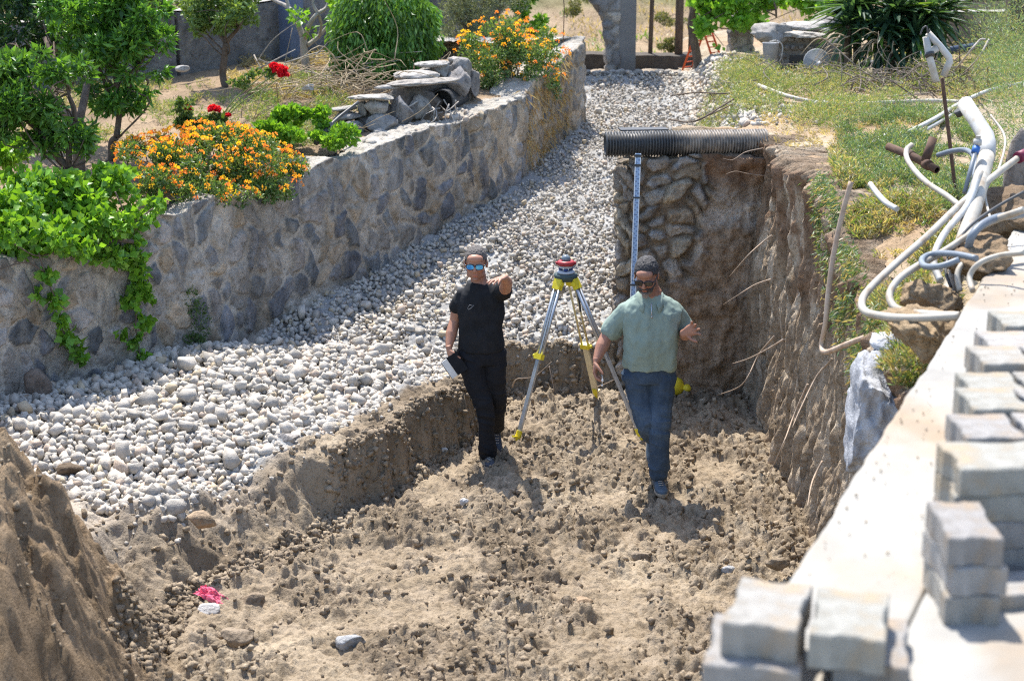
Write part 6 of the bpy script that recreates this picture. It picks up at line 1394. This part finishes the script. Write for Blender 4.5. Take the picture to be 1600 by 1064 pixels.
b = MB(); b.tube([W3(1387, 229, 11.1)-O, W3(1425, 244, 10.95)-O, W3(1464, 266, 10.75)-O], .026, 12, hollow=.7); b.tube([W3(1418, 241, 11)-O, W3(1426, 245, 10.95)-O], .034, 12); b.tube([W3(1446, 256, 10.85)-O, W3(1452, 259, 10.8)-O], .034, 12); b.build('pipe', M['iron'], ft, True)
b = MB(); b.tube([W3(1445, 253, 10.85)-O, W3(1458, 216, 10.9)-O], .028, 12, hollow=.7); b.build('branch', M['iron'], ft, True)
pipe_thing('cable', W([(1600, 300, 9.6), (1560, 322, 9.5), (1520, 350, 9.3), (1490, 385, 9.1), (1478, 420, 8.95), (1486, 450, 8.85)]), .009, M['black'], 'thin black cable running down among the conduits by the white pipe', 'cable', 7)
pipe_thing('cable', W([(1548, 180, 11.5), (1570, 215, 11.2), (1562, 260, 10.6), (1540, 300, 10.2), (1548, 345, 9.4)]), .008, M['hose'], 'thin cream cable looping behind the white elbow pipe', 'cable', 7)
pipe_thing('conduit', W([(1600, 395, 8.4), (1560, 400, 8.5), (1530, 412, 8.5), (1515, 432, 8.5), (1520, 455, 8.4)]), .015, M['hose'], 'short cream conduit bending over the beam edge at the right', 'conduit', 10)
# rusty conduit hanging in the pit
mb_ = mat('muddy_conduit', (.52, .42, .33), (.34, .24, .17), 9, .7, .3, 60, .003, attr=False)
def Xp(px, py, x):   # the point seen there on the vertical plane x = const
    d = ray(px, py); t = x/d[0]; return np.array((x, d[1]*t, CAM_H+d[2]*t))
pipe_thing('hanging_conduit', [Xp(1330, 284, 2.10), Xp(1316, 335, 2.05), Xp(1302, 400, 2.0), Xp(1294, 460, 1.97), Xp(1290, 505, 1.96), Xp(1284, 540, 1.95), Xp(1292, 550, 1.95), Xp(1330, 535, 2.0), Xp(1378, 518, 2.12)], .017, mb_, 'muddy brown conduit hanging down the right side of the pit and bending back', 'conduit', 10)
# roots hanging out of the cut faces
rm_ = mat('root', (.42, .33, .25), (.30, .22, .16), 20, .85, .2, 60, attr=False)
def root(name, lab, pts, r=.006): 
    b = MB(); c = pts[0]; S = spline(pts, 6); b.tube([p-c for p in S], list(np.linspace(r, r*.35, len(S))), 6); o = b.build('root', rm_, None, True); o.location = tuple(c); tag(o, lab, 'root')
for i, (l, lab) in enumerate([([(1206, 368), (1190, 380), (1168, 400), (1140, 432)], 'long thin root sticking out of the pit corner, upper of two'), ([(1206, 436), (1180, 445), (1155, 460), (1130, 476)], 'thin root sticking out of the pit corner just below the upper one'),
     ([(1210, 525), (1185, 555), (1160, 600), (1120, 618)], 'pale root near the floor at the pit corner, drooping left'), ([(1225, 530), (1200, 545), (1170, 560), (1145, 568)], 'short pale root above the drooping one at the pit corner'),
     ([(1262, 600), (1240, 650), (1225, 690), (1200, 745)], 'long thin root hanging low on the right pit side'), ([(1285, 720), (1272, 745), (1266, 765), (1262, 790)], 'curved pale root low on the right pit side near the beam'), ([(1300, 560), (1275, 590), (1250, 640), (1238, 668)], 'thin root in the middle of the right pit side')]):
    root('root', lab, [Xp(a, b_, 1.98-.10*k+.03*(k % 2)) for k, (a, b_) in enumerate(l)], .0075)
for l, lab in (([(1192, 232), (1165, 238), (1145, 250), (1130, 248)], 'thin rootlets just under the corrugated pipe'), ([(1195, 275), (1170, 272), (1150, 268), (1135, 272)], 'fine root crossing the top of the brown end wall')):
    root('root', lab, [W3(a, b_, 14.42-.05*k) for k, (a, b_) in enumerate(l)], .005)
for l, lab in (([(800, 605), (808, 592), (835, 588), (862, 565)], 'curled pale root on the low bank behind the tripod'), ([(858, 572), (862, 590), (866, 610)], 'short hanging root on the low bank behind the tripod'), ([(930, 605), (945, 600), (962, 592)], 'straight thin root by the right leg of the tripod')):
    root('root', lab, [W3(a, b_, 14.15-.03*k) for k, (a, b_) in enumerate(l)], .006)
root('root', 'dark thin twig lying across the soil under the tripod', [np.array(on(a, b_, .02)) for a, b_ in ((818, 672), (850, 676), (880, 681), (900, 683))], .006)
root('root', 'thin dry twig standing in the soil at the very bottom of the picture', [np.array(on(796, 1062, .02)), np.array(on(796, 1062, .02))+np.array((-.01, .02, .12)), np.array(on(796, 1062, .02))+np.array((-.02, .02, .33))], .006)
# cable over the beam, post and soil heap at the right edge
po = rock('stone_post', tuple(W3(1592, 290, 10.9)), (.10, .10, .38), gm, 'rough grey stone post at the right edge above the conduits', 'stone post', 701, (.62, .58, .56), rough=.08)
rock('soil_heap', tuple(W3(1585, 345, 10.2)), (.30, .42, .20), M['dirt'], 'dark soil heap at the end of the beam under the grey hose', 'soil heap', 702, (.62, .55, .5), rough=.25, sub=5)
rock('soil_heap', tuple(W3(1530, 405, 8.95)), (.16, .30, .13), M['dirt'], 'brown clods piled against the beam beside the white pipe', 'soil heap', 703, (.78, .68, .58), rough=.35, sub=5)
rock('soil_heap', tuple(W3(1455, 470, 8.75)), (.14, .14, .11), M['dirt'], 'soil clods around the foot of the white pipe', 'soil heap', 704, (.95, .86, .75), rough=.35, sub=5)
rock('soil_heap', tuple(W3(1440, 520, 8.3)), (.22, .30, .12), M['dirt'], 'tan soil lump on the broken concrete below the conduit loops', 'soil heap', 705, (1.0, .9, .76), rough=.35, sub=5)
# ------------------------------------------------------------------ things by the gateway
for px, r, lab, y1 in ((1015, .030, 'thin dark pole right of the gateway pier', 98), (1060, .055, 'thicker dark wooden pole left of the leafy tree', 96), (1077, .022, 'thinnest pole close to the trunk of the leafy tree', 96)):
    q = W3(px, y1, 23.6); b = MB(); b.tube([(0, 0, -.1), (RNG.uniform(-.02, .02), 0, 1.0), (RNG.uniform(-.03, .03), 0, 2.4)], r, 8); o = b.build('pole', M['bark'], None, True); o.location = (q[0], 23.6, q[2]-.1); tag(o, lab, 'pole')
q = W3(873, 30, 18.9); b = MB(); b.tube([(0, 0, 0), (.01, 0, .4), (-.02, 0, .75)], .006, 6); o = b.build('iron_rod', M['iron'], None, True); o.location = tuple(W3(880, 68, 20.3)); tag(o, 'thin reinforcing rod sticking up from the far end of the retaining wall', 'rod')
om = mat('orange_paint', (.62, .11, .03), (.50, .09, .03), 12, .5, .1, 60, attr=False)
A = W3(1100, 32, 22.9); ld = empty('folding_ladder', (A[0], 22.9, 2.0)); O = np.array(ld.location); tag(ld, 'orange metal folding ladder standing open behind the trunk of the leafy tree', 'ladder')
for nm, x0, y0, dy in (('ladder_frame', 1073, 121, .25), ('ladder_frame', 1127, 118, -.35)):
    b = MB(); ft_ = W3(x0, y0, 22.9+dy*.5); ft_[2] = 2.0; tp = np.array(A)
    for s_ in (-.055, .055): b.tube([ft_-O+np.array((s_*1.2, s_, 0)), tp-O+np.array((s_, s_, 0))], .014, 6)
    for k in range(9):
        p = ft_+(tp-ft_)*(k+.6)/9.5-O; b.tube([p+np.array((-.06, -.055, 0)), p+np.array((.06, .055, 0))], .009, 6)
    b.build(nm, om, ld, True)
# rubble wall with river stones, bucket and disc
rw_ = empty('cobble_wall', tuple(W3(1250, 110, 20.5))); O = np.array(rw_.location); tag(rw_, 'ruined cobble and concrete wall piece left of the yucca', 'ruined wall')
def rp(name, px, py, Y, r, seed, cc, rz=0, pl=9): rock(name, tuple(W3(px, py, Y)-O), r, gm, None, None, seed, cc, rz, .18, 4, None, rw_, pl)
rp('slab', 1205, 52, 20.5, (.26, .28, .14), 711, (.98, .95, .90), .2); rp('slab', 1258, 42, 20.8, (.36, .3, .07), 712, (1.15, 1.12, 1.08), .1, 5); rp('slab', 1252, 55, 20.4, (.30, .22, .04), 713, (1.2, 1.15, 1.05), -.1, 4); rp('slab', 1290, 40, 21, (.2, .2, .13), 714, (.85, .82, .78))
b = MB(); b.box((0, 0, 0), (.62, .36, .36)); bd_ = b.build('mortar_core', mat('mortar', (.27, .25, .22), (.20, .185, .165), 9, .95, .8, 30, .02, attr=False), rw_); bd_.location = tuple(W3(1252, 82, 20.65)-O)
k = 0
for r_ in range(3):
    for c_ in range(6):
        px = 1223+c_*12.5+6*(r_ % 2); py = 62+r_*13; 
        if r_ == 2 and 1232 < px < 1262: continue
        rp('cobble', px, py, 20.44, (.038+.012*RNG.random(), .03, .032), 720+k, np.array((1.02, .98, .92))*RNG.uniform(.8, 1.1), pl=3); k += 1
b = MB(); b.box((0, 0, 0), (.17, .05, .13)); o = b.build('hole_shade', M['black'], rw_); o.location = tuple(W3(1245, 96, 20.455)-O)  # black box painting the shade of a hole onto the wall
rp('block', 1305, 78, 20.4, (.12, .14, .18), 760, (.75, .72, .70)); rp('block', 1212, 78, 20.6, (.08, .1, .16), 761, (.6, .58, .56))
bk = empty('bucket', tuple(W3(1203, 101, 20.1))); tag(bk, 'grey tapering bucket with a pale handle hanging against the cobble wall', 'bucket')
cm = mat('cement_bucket', (.30, .31, .32), (.24, .25, .26), 8, .8, .3, 50, attr=False); b = MB(); b.lathe([(.06, 0), (.075, .01), (.095, .24), (.10, .25), (.09, .25), (.07, .03)], (0, 0, 0), 20); b.build('pail', cm, bk, True)
b = MB(); b.tube(spline([(-.02, -.02, .26), (.06, -.03, .275), (.13, -.04, .22), (.125, -.05, .10), (.10, -.05, .03)], 5), .008, 6); b.build('handle', M['pvc'], bk, True)
ds = empty('round_disc', tuple(W3(1276, 98, 20.0))); tag(ds, 'round grey disc with a white hub leaning against the cobble wall', 'disc')
R_ = Matrix.Rotation(rad(72), 3, 'X'); b = MB(); b.lathe([(.0, 0), (.15, 0), (.158, .008), (.158, .022), (.148, .028), (.0, .022)], (0, 0, 0), 30, R_); b.build('plate', cm, ds, True)
b = MB(); b.lathe([(.035, 0), (.035, .03), (.02, .05), (.0, .055)], (.02, -.03, -.02), 14, R_); b.build('hub', wht, ds, True)
for i, (px, py, s_, c_) in enumerate(((1160, 112, .09, 1.15), (1178, 105, .07, 1.2), (1195, 118, .08, 1.05), (1148, 122, .06, 1.2), (1215, 125, .09, .95), (1230, 122, .08, 1.05), (1172, 124, .06, 1.25), (1187, 96, .06, 1.1))):
    q = ground_pt(px, py, 0); rock('rubble_stone', (q[0], q[1], q[2]+s_*.3), (s_, s_*.8, s_*.7), gm, ('pale rubble stone on the ground in front of the wall stub, by the cream conduit', 'pale rubble stone left of the bucket', 'rubble stone below the bucket', 'small pale rubble stone nearest the orange ladder', 'greyish rubble stone under the right of the bucket', 'rubble stone between the bucket and the round disc', 'small white rubble stone behind the cream conduit', 'topmost rubble stone beside the wall stub')[i], 'rubble stone', 770+i, (c_, c_, c_*.97), group='rubble stones by the gateway')
# edging stones across the far end of the gravel
OD = 'first second third fourth fifth sixth seventh eighth ninth tenth eleventh twelfth thirteenth fourteenth fifteenth'.split()
for i in range(15):
    px = 920+i*12.5+RNG.uniform(-3, 3); q = W3(px, 124+RNG.uniform(-2, 2), 22.45); s_ = RNG.uniform(.045, .085)
    rock('edging_stone', (q[0], q[1], 2.0+s_*.3), (s_, s_*.8, s_*.65), gm, f'{OD[i]} stone from the left in the row across the far end of the gravel', 'stone', 790+i, np.array((1.1, 1.06, 1.0))*RNG.uniform(.75, 1.1), group='stones in a row across the far end of the gravel')
# terrace walls and steps at the top right
tw = mat('terrace_rubble', (.27, .22, .18), (.19, .155, .125), 7, .95, .9, 25, .03, attr=False)
for i, (pya, pyb, Y, h, lab) in enumerate(((22, 18, 22.5, .26, 'lower terrace wall of brown rubble with a pale top at the top right corner'), (4, 0, 23.6, .22, 'upper terrace wall with a pale top at the top right corner'))):
    a, c = W3(1478, pya, Y), W3(1576, pyb, Y); bar_wall('terrace_wall', [(a[0], Y, a[2]-h), (c[0], Y, c[2]-h)], h, .35, tw, lab, 'terrace wall', cap=M['concrete'])
q = W3(1588, 20, 21.5); b = MB(); b.box((0, 0, .2), (.22, .22, .9)); o = b.build('wooden_post', mat('dark_timber', (.09, .07, .06), (.06, .05, .045), 9, .9, .5, 40, attr=False)); o.location = tuple(q-np.array((0, 0, .3))); tag(o, 'dark square post at the right end of the terrace walls', 'post')
# pale edging slab on the garden soil at the left
q = on(212, 212, gl(-3.4, 15.6)+.03); b = MB(); b.box((0, 0, 0), (.55, .35, .05), Matrix.Rotation(.3, 3, 'Z')); o = b.build('edging_slab', M['concrete']); o.location = (q.x, q.y, q.z); tag(o, 'pale concrete slab on the garden soil behind the thin citrus trunk', 'slab')
